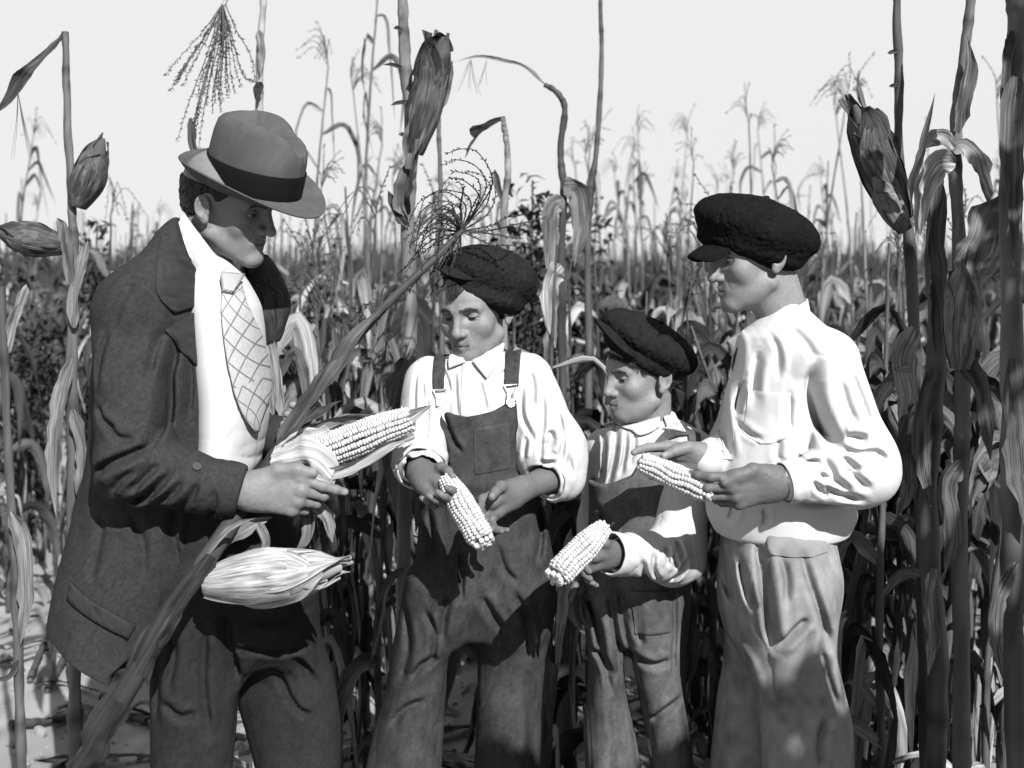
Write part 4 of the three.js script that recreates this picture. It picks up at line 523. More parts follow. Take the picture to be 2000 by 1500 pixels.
  part(tr, 'waistband', slab(strapRows(tf, [[1500, 1040], [1560, 1044], [1612, 1040]], [[1500, 1080], [1560, 1084], [1618, 1078]], 2.4, .003, 20, .2, 5), .003, (u, v, p) => duck(...p)), M_DENIM);
  shoe(T, P(1560, 1830, 2.45), [-.95, 0, .2]); shoe(T, P(1450, 1830, 2.63), [-.95, 0, .2]);
}
// ---------------------------------------------------------------- corn: leaves, ears, tassels, stalks
// striations of dried leaf and husk: print and fine relief running along the blade
function streaks(seed, contrast) { const n = 256, d = new Uint8Array(n * n * 4); for (let j = 0; j < n; j++) for (let i = 0; i < n; i++) { const u = i / n, v = j / n, w = noise(u * 46 + seed, v * 3, seed) * .5 + noise(u * 110, v * 5 + seed, 3) * .3 + noise(u * 22, v * 9, seed + 9) * .35, c = clamp(205 + contrast * w * 90, 20, 255); d.set([c, c, c, 255], (j * n + i) * 4); } const t = new THREE.DataTexture(d, n, n); t.wrapS = t.wrapT = THREE.RepeatWrapping; t.magFilter = THREE.LinearFilter; t.needsUpdate = true; return t; }
const T_STREAK = streaks(3, 1), T_STREAKC = (() => { const t = T_STREAK.clone(); t.colorSpace = THREE.SRGBColorSpace; t.needsUpdate = true; return t; })();
const M_DRY = vcol(.82, { map: T_STREAKC, bumpMap: T_STREAK, bumpScale: .0016 }), M_PLAIN = vcol(.85), M_STALK = vcol(.6), M_HUSK = vcol(.78, { map: T_STREAKC, bumpMap: T_STREAK, bumpScale: .0014 }), M_KERNEL = vcol(.42), M_TASSEL = vcol(.85);
const dryTone = (base, seed, dark = .35) => (u, v) => base * (1 + .18 * noise(v * 26 + seed, u * 1.5, seed) + .22 * fbm(u * 5 + seed, v * 3, seed * 2)) * (noise(u * 3.2 + seed * 3, v * 1.6, 7 + seed) > dark ? .45 : 1);
// a blade along points; w(t) half width; o: hint (which way the upper side looks), fold, twist, wave
function blade(pts, w, o = {}) {
  const n = pts.length, K = o.cols || 5, tint = dryTone(o.tone ?? .2, o.seed || 0, o.dark ?? .45), pos = [], idx = [], col = [], uv = [], tw = o.twist || 0, sd = o.seed || 0, fold = o.fold ?? .35, cr = o.crinkle ?? .3; let run = 0;
  for (let i = 0; i < n; i++) {
    if (i) run += len(sub(pts[i], pts[i - 1]));
    const t = i / (n - 1), tg = nrm(sub(pts[Math.min(i + 1, n - 1)], pts[Math.max(i - 1, 0)])); let s = nrm(cross(tg, o.hint || [0, 0, 1])), m = cross(s, tg); const a = tw * t + (o.turn || 0) + .35 * noise(t * 4 + sd, 1, sd), s2 = add(mul(s, Math.cos(a)), m, Math.sin(a)), m2 = add(mul(m, Math.cos(a)), s, -Math.sin(a)), w0 = w(t);
    for (let j = 0; j < K; j++) { const u = j / (K - 1) * 2 - 1, ww = w0 * (1 + (Math.abs(u) > .9 ? .22 * noise(run * 60 + sd, u * 3, sd) : 0)), wave = (o.wave ?? .2) * w0 * noise(t * 9 + sd, u * 2 + sd, sd) * Math.abs(u) + cr * w0 * noise(run * 45 + sd, u * 2.5, sd * 2 + 3), fo = fold * w0 * (Math.abs(u) ** 1.3); pos.push(...add(add(pts[i], s2, u * ww * (1 - fold * .25)), m2, fo + wave)); uv.push(u * .35 * w0 / .03 + sd * .37, run * 2.4); const c = clamp(tint(t * (o.len || 1), u), .008, .7); col.push(c, c, c); }
    if (i) for (let j = 0; j < K - 1; j++) { const a2 = (i - 1) * K + j, b = a2 + 1, c = i * K + j + 1, d = i * K + j; idx.push(a2, b, c, a2, c, d); }
  }
  const g = new THREE.BufferGeometry(); g.setAttribute('position', new THREE.Float32BufferAttribute(pos, 3)); g.setAttribute('color', new THREE.Float32BufferAttribute(col, 3)); if (!o.plain) g.setAttribute('uv', new THREE.Float32BufferAttribute(uv, 2)); g.setIndex(idx); g.computeVertexNormals(); return g;
}
const leafW = (w, a = .12, b = .55) => t => w * Math.min(1, .35 + t / a * .65) * (t < b ? 1 : Math.max(.03, 1 - ((t - b) / (1 - b)) ** 1.6));
// a bare ear: base a, tip b
const KERNEL = (() => { const g = new THREE.SphereGeometry(1, 8, 6); g.deleteAttribute('uv'); const p = g.attributes.position; for (let i = 0; i < p.count; i++) { const q = [p.getX(i), p.getY(i), p.getZ(i)].map(v => Math.sign(v) * Math.abs(v) ** .62); p.setXYZ(i, ...q); } g.computeVertexNormals(); return g; })();
function kernels(a, b, r, o = {}) {
  const ax = nrm(sub(b, a)), L = len(sub(b, a)), u = nrm(cross(ax, [.1, .2, 1])), v = cross(ax, u), R = rng(o.seed || 5), rows = o.rows || 14, list = [], step = o.step || .0062, n = Math.floor(L / step);
  const prof = t => r * (t < .08 ? lerp(.8, 1, t / .08) : t < .6 ? 1 : lerp(1, o.tip ?? .62, ((t - .6) / .4) ** 1.4)), up = new THREE.Vector3();
  for (let q = 0; q < rows; q++) for (let i = 0; i < n; i++) {
    const t = (i + .5 + (q % 2) * .5) / n; if (t > 1) continue; const th = (q + .12 * (R() - .5) + .35 * noise(t * 4, q * .35, o.seed || 0)) / rows * Math.PI * 2, rr = prof(t), out = add(mul(u, Math.cos(th)), v, Math.sin(th)), tan = cross(ax, out), p = add(add(a, ax, L * t + (R() - .5) * .001), out, rr - .004);
    const m = new THREE.Matrix4().makeBasis(new THREE.Vector3(...tan), new THREE.Vector3(...ax), new THREE.Vector3(...out)).scale(new THREE.Vector3(Math.PI * rr / rows * (.82 + .14 * R()), step * (.5 + .06 * R()), .0056 * (.88 + .2 * R()))); m.setPosition(...p);
    const g = KERNEL.clone().applyMatrix4(m), c = (o.tone || .36) * (.85 + .25 * R()), col = new Float32Array(g.attributes.position.count * 3).fill(c); g.setAttribute('color', new THREE.BufferAttribute(col, 3)); list.push(g);
  }
  for (let q = 0; q < 26; q++) { const th = R() * 6.3, rr = r * .75 * Math.sqrt(R()), out = add(mul(u, Math.cos(th)), v, Math.sin(th)), m = new THREE.Matrix4().makeBasis(new THREE.Vector3(...u), new THREE.Vector3(...v), new THREE.Vector3(...ax)).scale(new THREE.Vector3(.005, .005, .0055)); m.setPosition(...add(add(a, out, rr), ax, -.002 - .005 * (1 - (rr / r) ** 2) - R() * .002)); const g = KERNEL.clone().applyMatrix4(m), c = (o.tone || .36) * (.7 + .4 * R()); g.setAttribute('color', new THREE.BufferAttribute(new Float32Array(g.attributes.position.count * 3).fill(c), 3)); list.push(g); }
  return join(list);
}
const cobGeo = (a, b, r, tone = .2, tip = .5) => tube(spline([a, mix3(a, b, .5), b], 12), t => r * (.72 - .25 * Math.max(0, t - .6) / .4), 12, () => tone);
function bareEar(label, a, b, r, o = {}) { const t = thing('corn_ear', label, 'corn ear', 'shucked corn ears held by the boys'); part(t, 'cob', cobGeo(a, b, r), M_PLAIN); part(t, 'kernels', kernels(a, b, r, o), M_KERNEL, 'stuff'); return t; }
// an ear in its husk: parent gets a core mesh with husk leaves under it
function huskEar(parent, name, a, b, r, o = {}) {
  const ax = nrm(sub(b, a)), L = len(sub(b, a)), u = nrm(cross(ax, [.13, .21, 1])), v = cross(ax, u), R = rng(o.seed || 3), n = o.n || 6, bend = o.bend || [0, 0, 0], tone = o.tone ?? .25;
  const prof = t => r * Math.pow(Math.sin(Math.PI * clamp(.1 + t * .86, 0, 1)), .7) * (t > .85 ? 1 - (t - .85) * 2.2 : 1), cen = t => add(add(a, ax, L * t), bend, t * t);
  const c = part(parent, name, tube([...Array(11)].map((_, i) => cen(i / 10)), t => Math.max(.002, prof(t) * .88), 10, () => tone * .7), M_HUSK);
  for (let k = 0; k < n; k++) {
    const th0 = k / n * Math.PI * 2 + R() * .5, span = 1.15 + R() * .5, len1 = .72 + R() * .42, off = 1 + .035 * (k % 3) + R() * .04, flare = (o.flare ?? .15) * (R() < .5 ? 1.5 : .3), sd = (o.seed || 0) * 3 + k, rows = [], N = 20, K = 11;
    for (let i = 0; i <= N; i++) { const t = i / N * len1, row = [], nar = t < .5 ? 1 : Math.max(.06, 1 - ((t - .5) / (len1 - .5)) ** 2); for (let j = 0; j < K; j++) { const w = j / (K - 1) * 2 - 1, th = th0 + w * span * nar, out = add(mul(u, Math.cos(th)), v, Math.sin(th)), rr = prof(Math.min(t, .97)) * off * (1 + .07 * noise(w * 8 + sd, t * 2, sd) + .04 * noise(w * 20 + sd, t * 3, sd + 4) + .05 * noise(t * 6, w * 2, sd)) + .0015 + .004 * Math.abs(w) ** 4 * (.5 + noise(t * 5 + sd, w, 1)) + flare * r * Math.max(0, t - .6) * 2.5 * (1 + .5 * w); row.push(add(cen(t), out, rr)); } rows.push(row); }
    const tn = dryTone(tone * (.85 + .35 * R()), sd, o.dark ?? .5), g = slab(rows, .0012, (p, q) => clamp(tn(p, q * 2 - 1) * (1 + .2 * noise(q * 40 + sd, p * 1.2, 0)), .008, .7), true); part(c, 'husk_leaf', g, M_HUSK);
  }
  return c;
}
function strand(pts, r, o = {}) {                                 // a tassel branch with spikelets
  const R = rng(o.seed || 1), g = [tube(pts, t => r * (1 - .6 * t), 4, () => o.tone ?? .15)], n = pts.length;
  if (o.spike) for (let i = Math.floor(n * (o.from ?? .2)); i < n; i++) for (let q = 0; q < (o.dense || 1); q++) { const j = Math.min(i, n - 2), t = nrm(sub(pts[j + 1], pts[j])), p = mix3(pts[j], pts[j + 1], R()), sdv = nrm([R() - .5, R() - .5, R() - .5]), d = nrm(add(t, sdv, .8)), s = o.spike * (.7 + .6 * R()); const k = new THREE.OctahedronGeometry(1, 0); k.deleteAttribute('uv'); const kk = mergeVert(k); kk.scale(s * .28, s, s * .28); kk.applyQuaternion(new THREE.Quaternion().setFromUnitVectors(new THREE.Vector3(0, 1, 0), new THREE.Vector3(...d))); kk.translate(...add(p, d, s * .8)); const c = (o.tone ?? .15) * (.6 + .8 * R()); kk.setAttribute('color', new THREE.BufferAttribute(new Float32Array(kk.attributes.position.count * 3).fill(c), 3)); g.push(kk); }
  return join(g);
}
function mergeVert(g) { const idx = []; for (let i = 0; i < g.attributes.position.count; i++) idx.push(i); g.setIndex(idx); return g; }
function stalkGeo(pts, r0, r1, o = {}) {                          // a jointed cane
  const L = pts.reduce((s, p, i) => i ? s + len(sub(p, pts[i - 1])) : 0, 0), n = Math.max(12, Math.round(L / .03)), c = spline(pts, n), R = rng(o.seed || 2), gap = o.gap || .17, ph = R(), sd = o.seed || 0, tone = o.tone ?? .12;
  const node = t => { const q = ((t * L / gap + ph) % 1 + 1) % 1, e = Math.min(q, 1 - q) * gap; return e; };
  const saw = t => 1 - (((t * L / gap + ph + .5) % 1 + 1) % 1), cz = c.map((p, i) => add(p, [.0015 * noise(i * .35, sd, 1), 0, .0015 * noise(i * .35, 5, sd)]));
  return tube(cz, t => lerp(r0, r1, t) * (.92 + .2 * saw(t) + .1 * noise(t * L * 14, sd, 2) + .2 * Math.exp(-((node(t) / .008) ** 2))), o.sides || 9, (t, a) => { const e = node(t), k = Math.floor(t * L / gap + ph + .5); return clamp(tone * (.75 + .5 * ((Math.sin(k * 12.9 + sd) * 43758.5 % 1 + 1) % 1)) * (1 + .35 * noise(t * L * 9, Math.cos(a * 6.28) * 2, sd + Math.sin(a * 6.28) * 2) + .3 * noise(t * L * 40, Math.cos(a * 6.28) * 4, sd + Math.sin(a * 6.28) * 4)) * (e < .007 ? .5 : 1), .008, .7); });
}
const PP = (d, ...l) => l.map(q => P(q[0], q[1], q[2] ?? d));
// ---------------------------------------------------------------- the ears the boys hold
bareEar('shucked corn ear held across by the boy in bib overalls, butt end down', P(942, 1056, 2.345), P(872, 934, 2.425), .0255, { seed: 11, rows: 14 });
bareEar('shucked corn ear held low by the smallest boy, pointing down', P(1088, 1124, 2.325), P(1180, 1030, 2.41), .026, { seed: 12, rows: 14 });
bareEar('shucked corn ear in the hands of the tall boy', P(1385, 960, 2.325), P(1256, 904, 2.385), .0235, { seed: 13, rows: 12, tip: .8 });
// ---------------------------------------------------------------- the cut stalk the man holds
{
  const T = thing('cut_corn_stalk', 'cut corn stalk with tassel held slantwise by the man', 'corn stalk');
  const body = [P(120, 1560, 2.12), P(185, 1450, 2.15), P(310, 1240, 2.2), P(410, 1085, 2.26), P(490, 965, 2.37), P(570, 845, 2.43), P(660, 705, 2.47), P(760, 590, 2.52), P(865, 488, 2.58), P(905, 448, 2.6)];
  part(T, 'stalk', stalkGeo(body, .0215, .0055, { tone: 0.027, gap: .24, seed: 4, sides: 14 }), M_STALK);
  const sheath = (pp, w, o) => part(T, 'leaf', blade(spline(pp, 18), leafW(w, .1, .5), o), M_DRY);
  sheath(PP(2.42, [540, 890], [600, 800], [660, 710], [700, 655], [760, 592, 2.5]), .022, { tone: 0.11, seed: 5, fold: .9, hint: [0, 0, 1], turn: .2 });
  sheath(PP(2.4, [530, 900], [590, 850], [650, 820], [700, 818], [790, 830, 2.46]), .014, { tone: 0.165, seed: 6, fold: .5, turn: -.5 });
  sheath(PP(2.41, [545, 870], [610, 780], [645, 720], [690, 640, 2.46]), .012, { tone: 0.088, seed: 8, fold: .6 });
  sheath(PP(2.4, [505, 925], [575, 850], [620, 810], [668, 782]), .013, { tone: 0.055, seed: 9, fold: .6, turn: .6 });
  sheath(PP(2.33, [415, 1080], [455, 1048], [500, 1020], [532, 1010]), .014, { tone: 0.187, seed: 10, fold: .5, turn: .3 });
  sheath(PP(2.24, [400, 1092], [430, 1050], [470, 1020], [500, 1012]), .005, { tone: 0.165, seed: 15, fold: .4 });
  sheath(PP(2.3, [505, 1020], [520, 1060], [505, 1085]), .01, { tone: 0.165, seed: 16 });
  part(T, 'leaf_sheath', blade(spline(PP(2.2, [262, 1318, 2.16], [310, 1238, 2.175], [360, 1158, 2.2], [408, 1082, 2.235]), 18), t => .0185 * (1 - .25 * t), { cols: 9, tone: .03, seed: 41, fold: -1.1, hint: [0, 0, 1] }), M_DRY);
  part(T, 'leaf_sheath', blade(spline(PP(2.2, [150, 1510, 2.1], [190, 1440, 2.12], [232, 1370, 2.14]), 12), t => .02, { cols: 9, tone: .024, seed: 42, fold: -1.1, hint: [0, 0, 1] }), M_DRY);
  // the opened ear
  const a = P(608, 892, 2.395), b = P(802, 818, 2.4), ear = part(T, 'opened_ear', cobGeo(P(552, 918, 2.39), b, .025), M_PLAIN);
  part(ear, 'kernels', kernels(a, b, .0325, { seed: 17, rows: 16, step: .0058, tip: .72 }), M_KERNEL, 'stuff');
  const hl = (pp, w, o) => part(ear, 'husk_leaf', blade(spline(pp, 16), leafW(w, .15, o.b ?? .6), { cols: 9, ...o }), M_HUSK);
  hl(PP(2.355, [530, 915], [570, 902], [610, 902, 2.345], [645, 936, 2.345]), .034, { tone: 0.372, seed: 21, fold: -.55, b: .92, dark: .9 });
  hl(PP(2.35, [535, 932], [580, 934], [620, 944, 2.34], [650, 960, 2.345]), .026, { tone: 0.341, seed: 22, fold: -.4, b: .9, dark: .9 });
  hl(PP(2.38, [535, 905], [580, 880], [620, 868], [655, 858]), .03, { tone: 0.31, seed: 23, fold: -.5, b: .85, dark: .9 });
  hl(PP(2.42, [540, 905], [600, 852], [680, 822], [760, 818], [838, 792]), .02, { tone: 0.248, seed: 24, fold: .5, b: .5 });
  hl(PP(2.36, [560, 930], [640, 925], [700, 905], [760, 870], [798, 855]), .013, { tone: 0.26, seed: 25, fold: .6 });
  hl(PP(2.37, [565, 950], [610, 975], [640, 1010], [650, 1060]), .016, { tone: 0.217, seed: 26, fold: .4 });
  hl(PP(2.38, [560, 955], [600, 1000], [600, 1050], [575, 1080]), .013, { tone: 0.174, seed: 27, fold: .4 });
  hl(PP(2.38, [690, 870], [770, 836], [812, 812], [845, 790]), .008, { tone: 0.31, seed: 28, fold: .2 });
  hl(PP(2.39, [760, 850], [790, 858], [810, 850]), .009, { tone: 0.31, seed: 29, fold: .2, b: .9 });
  // the second ear, still in its husk
  huskEar(T, 'husked_ear', P(398, 1140, 2.25), P(668, 1108, 2.27), .041, { tone: .3, seed: 33, n: 7, flare: .12, dark: 2 });
  part(T, 'shank', tube([P(392, 1118, 2.25), P(402, 1136, 2.25), P(425, 1138, 2.25)], .013, 8, () => .08), M_STALK);
  // tassel
  const R = rng(44), base = P(900, 452, 2.6), gs = [];
  const arcs = [[[940, 400], [962, 350], [940, 305], [895, 292], [873, 300]], [[935, 400], [950, 360], [930, 325], [890, 312], [866, 322]], [[930, 405], [938, 370], [915, 340], [885, 335]], [[925, 400], [932, 375], [900, 350], [872, 352], [862, 372]], [[920, 410], [915, 385], [880, 372], [840, 380], [822, 410], [818, 450]], [[910, 405], [885, 380], [850, 378], [815, 400], [795, 445]], [[900, 410], [865, 392], [828, 408], [808, 450], [800, 490]], [[890, 420], [850, 410], [820, 440], [812, 490]], [[880, 430], [845, 430], [825, 470], [830, 510]], [[950, 420], [968, 380], [960, 345], [968, 335]], [[960, 440], [990, 425], [1030, 418]], [[955, 450], [1000, 440], [1045, 430], [1065, 425]], [[945, 455], [990, 462], [1020, 466]], [[930, 465], [960, 478], [1005, 480]], [[900, 400], [905, 370], [890, 350]], [[870, 425], [860, 450], [855, 490]], [[925, 425], [950, 400], [958, 370], [940, 342], [910, 335]]];
  arcs.forEach((q, i) => { const pp = spline([base, ...q.map((c, k) => P(c[0], c[1], 2.6 + (R() - .5) * .08 * (k + 1)))], 34); gs.push(strand(pp, .0019, { spike: .0052, tone: 0.0385, seed: 60 + i, dense: 1, from: .12 })); });
  for (let i = 0; i < 26; i++) { const th = Math.PI * (.45 + R() * 1.05), L = .09 + R() * .08, px = 900 + Math.cos(th) * 60, py = 452 - Math.sin(th) * 60 + R() * 30, ex = px - 20 - R() * 50, ey = py + 30 + R() * 70; gs.push(strand(spline([base, P(px, py, 2.6 + (R() - .5) * .14), P(ex, ey, 2.6 + (R() - .5) * .2)], 24), .0017, { spike: .005, tone: 0.0303, seed: 90 + i, from: .1 })); }
  part(T, 'tassel', join(gs), M_TASSEL);
}
// ---------------------------------------------------------------- the standing plants one can tell apart
function plant(label, pts, r0, r1, o = {}) { const T = thing('corn_plant', label, 'corn plant', o.group || 'dead corn plants near the people'); part(T, 'stalk', stalkGeo(pts, r0, r1, o), M_STALK); return T; }
const leafOn = (T, pp, w, o = {}) => part(T, 'leaf', blade(spline(pp, o.n || 16), leafW(w, o.a ?? .12, o.b ?? .55), { cols: 7, ...o }), M_DRY);
function strandsOn(T, name, list, r, o) { part(T, name, join(list.map((p, i) => strand(spline(p, o.n || 20), r, { seed: (o.seed || 0) + i, ...o }))), M_TASSEL); }
const wisp = (base, dx, dy, n, d, R, L = 60, tone) => [...Array(n)].map(() => { const a = (R() - .5) * 2; return [P(base[0], base[1], d), P(base[0] + dx * .5 + a * L * .35, base[1] + dy * .5, d + (R() - .5) * .1), P(base[0] + dx + a * L, base[1] + dy + Math.abs(a) * L * .6, d + (R() - .5) * .2)]; });
{
  const R = rng(5);
  // far left
  let T = plant('corn plant with upright husk ear and broken top, beside the man\'s back', PP(3.0, [152, 1600], [146, 1340], [143, 1000], [142, 700], [146, 520], [140, 400], [131, 200], [128, 62]), .0165, .008, { tone: 0.072, seed: 70 });
  huskEar(T, 'ear', P(150, 404, 2.99), P(202, 270, 2.99), .033, { tone: 0.088, seed: 71, flare: .02 });
  huskEar(T, 'ear', P(128, 480, 3.0), P(-12, 452, 2.96), .034, { tone: 0.077, seed: 72, flare: .03 });
  leafOn(T, PP(3.0, [128, 66], [95, 105], [60, 135], [45, 150], [20, 195], [-15, 225]), .022, { tone: 0.0825, seed: 73, a: .6, b: .6, fold: .7 });
  leafOn(T, PP(2.98, [140, 520], [130, 480], [120, 440], [112, 425]), .016, { tone: 0.11, seed: 74 });
  leafOn(T, PP(2.97, [145, 640], [150, 560], [165, 500], [172, 470]), .016, { tone: 0.165, seed: 75 });
  leafOn(T, PP(2.97, [140, 560], [130, 470], [125, 430]), .014, { tone: 0.121, seed: 175 });
  leafOn(T, PP(2.97, [141, 700], [120, 780], [105, 900], [110, 1010]), .022, { tone: 0.165, seed: 76 });
  leafOn(T, PP(2.97, [143, 800], [165, 880], [160, 980], [150, 1050]), .02, { tone: 0.143, seed: 77 });
  strandsOn(T, 'dangling_fibres', wisp([35, 180], 10, 120, 7, 2.98, R, 45), .0008, { tone: 0.0825 });
  T = plant('thin corn stalk with drooping leaves at the left edge of the picture', PP(2.9, [46, 1580], [38, 1340], [28, 1100], [14, 850], [4, 560]), .012, .009, { tone: 0.06, seed: 80 });
  leafOn(T, PP(2.9, [8, 700], [30, 620], [48, 570], [52, 555]), .014, { tone: 0.22, seed: 81 });
  leafOn(T, PP(2.88, [22, 1000], [45, 1060], [50, 1180], [40, 1260]), .02, { tone: 0.165, seed: 82 });
  leafOn(T, PP(2.88, [36, 1290], [20, 1320], [-20, 1330]), .008, { tone: 0.055, seed: 83 });
  // behind the hat
  T = plant('corn plant rising behind the felt hat, its tassel bent over', PP(3.4, [500, 1500], [502, 900], [505, 300], [508, 100], [514, 0], [505, -60], [470, -55], [436, 12]), .012, .006, { tone: 0.18, seed: 90 });
  { const list = [], base = [434, 8], Q = rng(91); for (let i = 0; i < 26; i++) { const a = (i / 25) * 2 - 1, ex = 395 + a * 75 + (Q() - .5) * 25, ey = 215 - Math.abs(a) * 40 + (Q() - .5) * 60 + (Math.abs(a + .35) < .25 ? 70 : 0); list.push([P(...base, 3.38), P(lerp(430, ex, .3) + (a > 0 ? 6 : 0), lerp(10, ey, .36), 3.38 + (Q() - .5) * .12), P(lerp(425, ex, .75), lerp(20, ey, .74), 3.38 + (Q() - .5) * .25), P(ex, ey, 3.38 + (Q() - .5) * .3)]); } list.push([P(436, 10, 3.38), P(455, 80, 3.38), P(478, 150, 3.38), P(498, 160, 3.38)], [P(440, 8, 3.38), P(462, 60, 3.38), P(490, 110, 3.38), P(500, 170, 3.38)]); strandsOn(T, 'tassel', list, .0017, { spike: .0062, tone: 0.066, seed: 92, n: 44, from: .15 }); }
  leafOn(T, PP(3.36, [510, 160], [505, 175], [500, 200]), .012, { tone: 0.033, seed: 93 });
  leafOn(T, PP(3.38, [505, 60], [512, 100], [508, 150]), .012, { tone: 0.193, seed: 94 });
  leafOn(T, PP(3.3, [372, 230], [378, 290], [390, 320]), .012, { tone: 0.066, seed: 95 });
  // the dark ear under the man's chin
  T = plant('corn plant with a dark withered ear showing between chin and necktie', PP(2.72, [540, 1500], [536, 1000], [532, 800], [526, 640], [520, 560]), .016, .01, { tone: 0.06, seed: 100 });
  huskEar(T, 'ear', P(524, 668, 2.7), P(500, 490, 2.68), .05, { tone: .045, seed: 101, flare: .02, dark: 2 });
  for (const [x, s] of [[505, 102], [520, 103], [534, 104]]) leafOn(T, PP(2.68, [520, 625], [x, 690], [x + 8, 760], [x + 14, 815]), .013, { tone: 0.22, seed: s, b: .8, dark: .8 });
  // centre, behind the boy in overalls
  T = plant('tall corn plant with a torn husk ear pointing up, behind the boy in overalls', PP(3.05, [785, 1560], [788, 1300], [790, 950], [798, 600], [796, 420], [805, 300], [800, 220], [790, 110], [786, 20], [782, -60]), .02, .0115, { tone: 0.096, seed: 110 });
  huskEar(T, 'ear', P(808, 300, 3.02), P(866, 70, 3.0), .036, { tone: 0.0825, seed: 111, n: 9, flare: .6, dark: .1 });
  leafOn(T, PP(3.02, [815, 290], [840, 230], [870, 160], [884, 118]), .024, { tone: 0.121, seed: 112, a: .5 });
  leafOn(T, PP(3.0, [800, 330], [805, 280], [820, 220], [815, 160]), .03, { tone: 0.165, seed: 113, a: .4, fold: .6 });
  leafOn(T, PP(3.0, [810, 150], [845, 100], [865, 85], [878, 75]), .03, { tone: 0.0275, seed: 114, a: .3, b: .8 });
  leafOn(T, PP(3.02, [796, 420], [790, 380], [800, 330], [810, 300]), .026, { tone: 0.11, seed: 115, fold: .8 });
  leafOn(T, PP(3.02, [795, 440], [770, 400], [758, 372]), .014, { tone: 0.055, seed: 116 });
  for (const [x, y, ex, ey] of [[786, 132, 748, 126], [785, 60, 768, 55], [800, 200, 762, 206], [795, 270, 778, 262]]) leafOn(T, PP(3.03, [x, y], [(x + ex) / 2, (y + ey) / 2 - 3], [ex, ey]), .005, { tone: 0.044, seed: x });
  leafOn(T, PP(2.98, [790, 700], [770, 760], [765, 900], [775, 1000]), .024, { tone: 0.138, seed: 118 });
  leafOn(T, PP(2.98, [792, 800], [815, 850], [820, 960], [812, 1040]), .022, { tone: 0.165, seed: 119 });
  leafOn(T, PP(2.95, [790, 1110], [760, 1130], [740, 1210], [722, 1310]), .013, { tone: 0.165, seed: 120, fold: .6 });
  leafOn(T, PP(2.98, [795, 560], [760, 600], [742, 690], [738, 780]), .02, { tone: 0.11, seed: 121 });
  // right of it
  T = plant('broken corn stalk whose top arches over toward the torn husk ear', PP(3.6, [1105, 1500], [1102, 900], [1096, 500], [1100, 360], [1094, 290], [1101, 205], [1085, 178], [1064, 165]), .0135, .007, { tone: 0.042, seed: 130 });
  leafOn(T, PP(3.6, [1064, 165], [1025, 130], [985, 118], [930, 110], [888, 122]), .006, { tone: 0.165, seed: 131 });
  strandsOn(T, 'tassel', [...wisp([920, 115], -10, 55, 9, 3.6, R, 30), ...wisp([950, 118], -5, 45, 5, 3.6, R, 25)], .0008, { tone: 0.138, seed: 132 });
  leafOn(T, PP(3.58, [1100, 372], [1124, 372], [1134, 430], [1122, 520]), .034, { tone: 0.121, seed: 133 });
  leafOn(T, PP(3.58, [1102, 390], [1082, 402], [1076, 470], [1070, 560]), .026, { tone: 0.165, seed: 134 });
  leafOn(T, PP(3.56, [1098, 520], [1080, 540], [1075, 600], [1085, 680]), .03, { tone: 0.275, seed: 135, dark: .9 });
  T = plant('corn stalk snapped at the top with one dark leaf stub', PP(3.5, [990, 1500], [988, 900], [984, 420], [992, 330], [988, 270], [981, 228]), .0115, .0075, { tone: 0.12, seed: 140 });
  leafOn(T, PP(3.5, [981, 230], [955, 242], [932, 255], [918, 262]), .015, { tone: 0.022, seed: 141, b: .95, a: .7 });
  leafOn(T, PP(3.5, [935, 260], [918, 285], [908, 310]), .004, { tone: 0.055, seed: 142 });
  leafOn(T, PP(3.5, [984, 400], [970, 350], [966, 330]), .01, { tone: 0.077, seed: 143 });
  T = plant('very tall thin corn stalk reaching the top edge of the picture', PP(4.0, [1150, 1400], [1150, 700], [1150, 400], [1164, 300], [1175, 120], [1173, 0], [1172, -40]), .013, .0045, { tone: 0.048, seed: 150 });
  leafOn(T, PP(4, [1150, 420], [1155, 350], [1165, 290]), .016, { tone: 0.066, seed: 151, fold: .8 });
  leafOn(T, PP(4, [1152, 430], [1140, 390], [1132, 370]), .015, { tone: 0.055, seed: 152 });
  T = plant('bare thin corn stalk standing right behind the torn husk ear', PP(3.7, [862, 1400], [862, 700], [860, 400], [857, 250], [855, 180]), .009, .005, { tone: 0.06, seed: 155 });
  // right edge
  T = plant('corn plant with a withered ear just right of the black cap', PP(2.75, [1812, 1600], [1806, 1300], [1800, 1000], [1788, 700], [1772, 430], [1757, 350], [1755, 150], [1751, 0], [1750, -50]), .0165, .0075, { tone: 0.048, seed: 160 });
  huskEar(T, 'ear', P(1764, 430, 2.73), P(1668, 205, 2.72), .038, { tone: 0.0968, seed: 161, n: 9, flare: .6, dark: .05 });
  huskEar(T, 'ear', P(1768, 450, 2.7), P(1706, 345, 2.69), .024, { tone: 0.176, seed: 162, n: 4, flare: .1 });
  leafOn(T, PP(2.74, [1770, 420], [1780, 350], [1800, 285], [1826, 182]), .012, { tone: 0.0654, seed: 163, a: .3, fold: .8 });
  leafOn(T, PP(2.72, [1752, 330], [1745, 280], [1732, 245]), .011, { tone: 0.112, seed: 164 });
  leafOn(T, PP(2.7, [1786, 640], [1760, 700], [1770, 800], [1760, 890]), .03, { tone: 0.281, seed: 165 });
  leafOn(T, PP(2.7, [1790, 720], [1740, 740], [1712, 780], [1700, 830]), .018, { tone: 0.328, seed: 166 });
  leafOn(T, PP(2.7, [1790, 790], [1770, 850], [1768, 960], [1752, 1010]), .022, { tone: 0.15, seed: 167 });
  for (const [x, y] of [[1755, 100], [1758, 165]]) leafOn(T, PP(2.74, [x, y], [x - 14, y + 2], [x - 22, y + 4]), .005, { tone: 0.0467, seed: y });
  leafOn(T, PP(2.7, [1800, 1120], [1770, 1115], [1740, 1140], [1722, 1170]), .014, { tone: 0.187, seed: 168 });
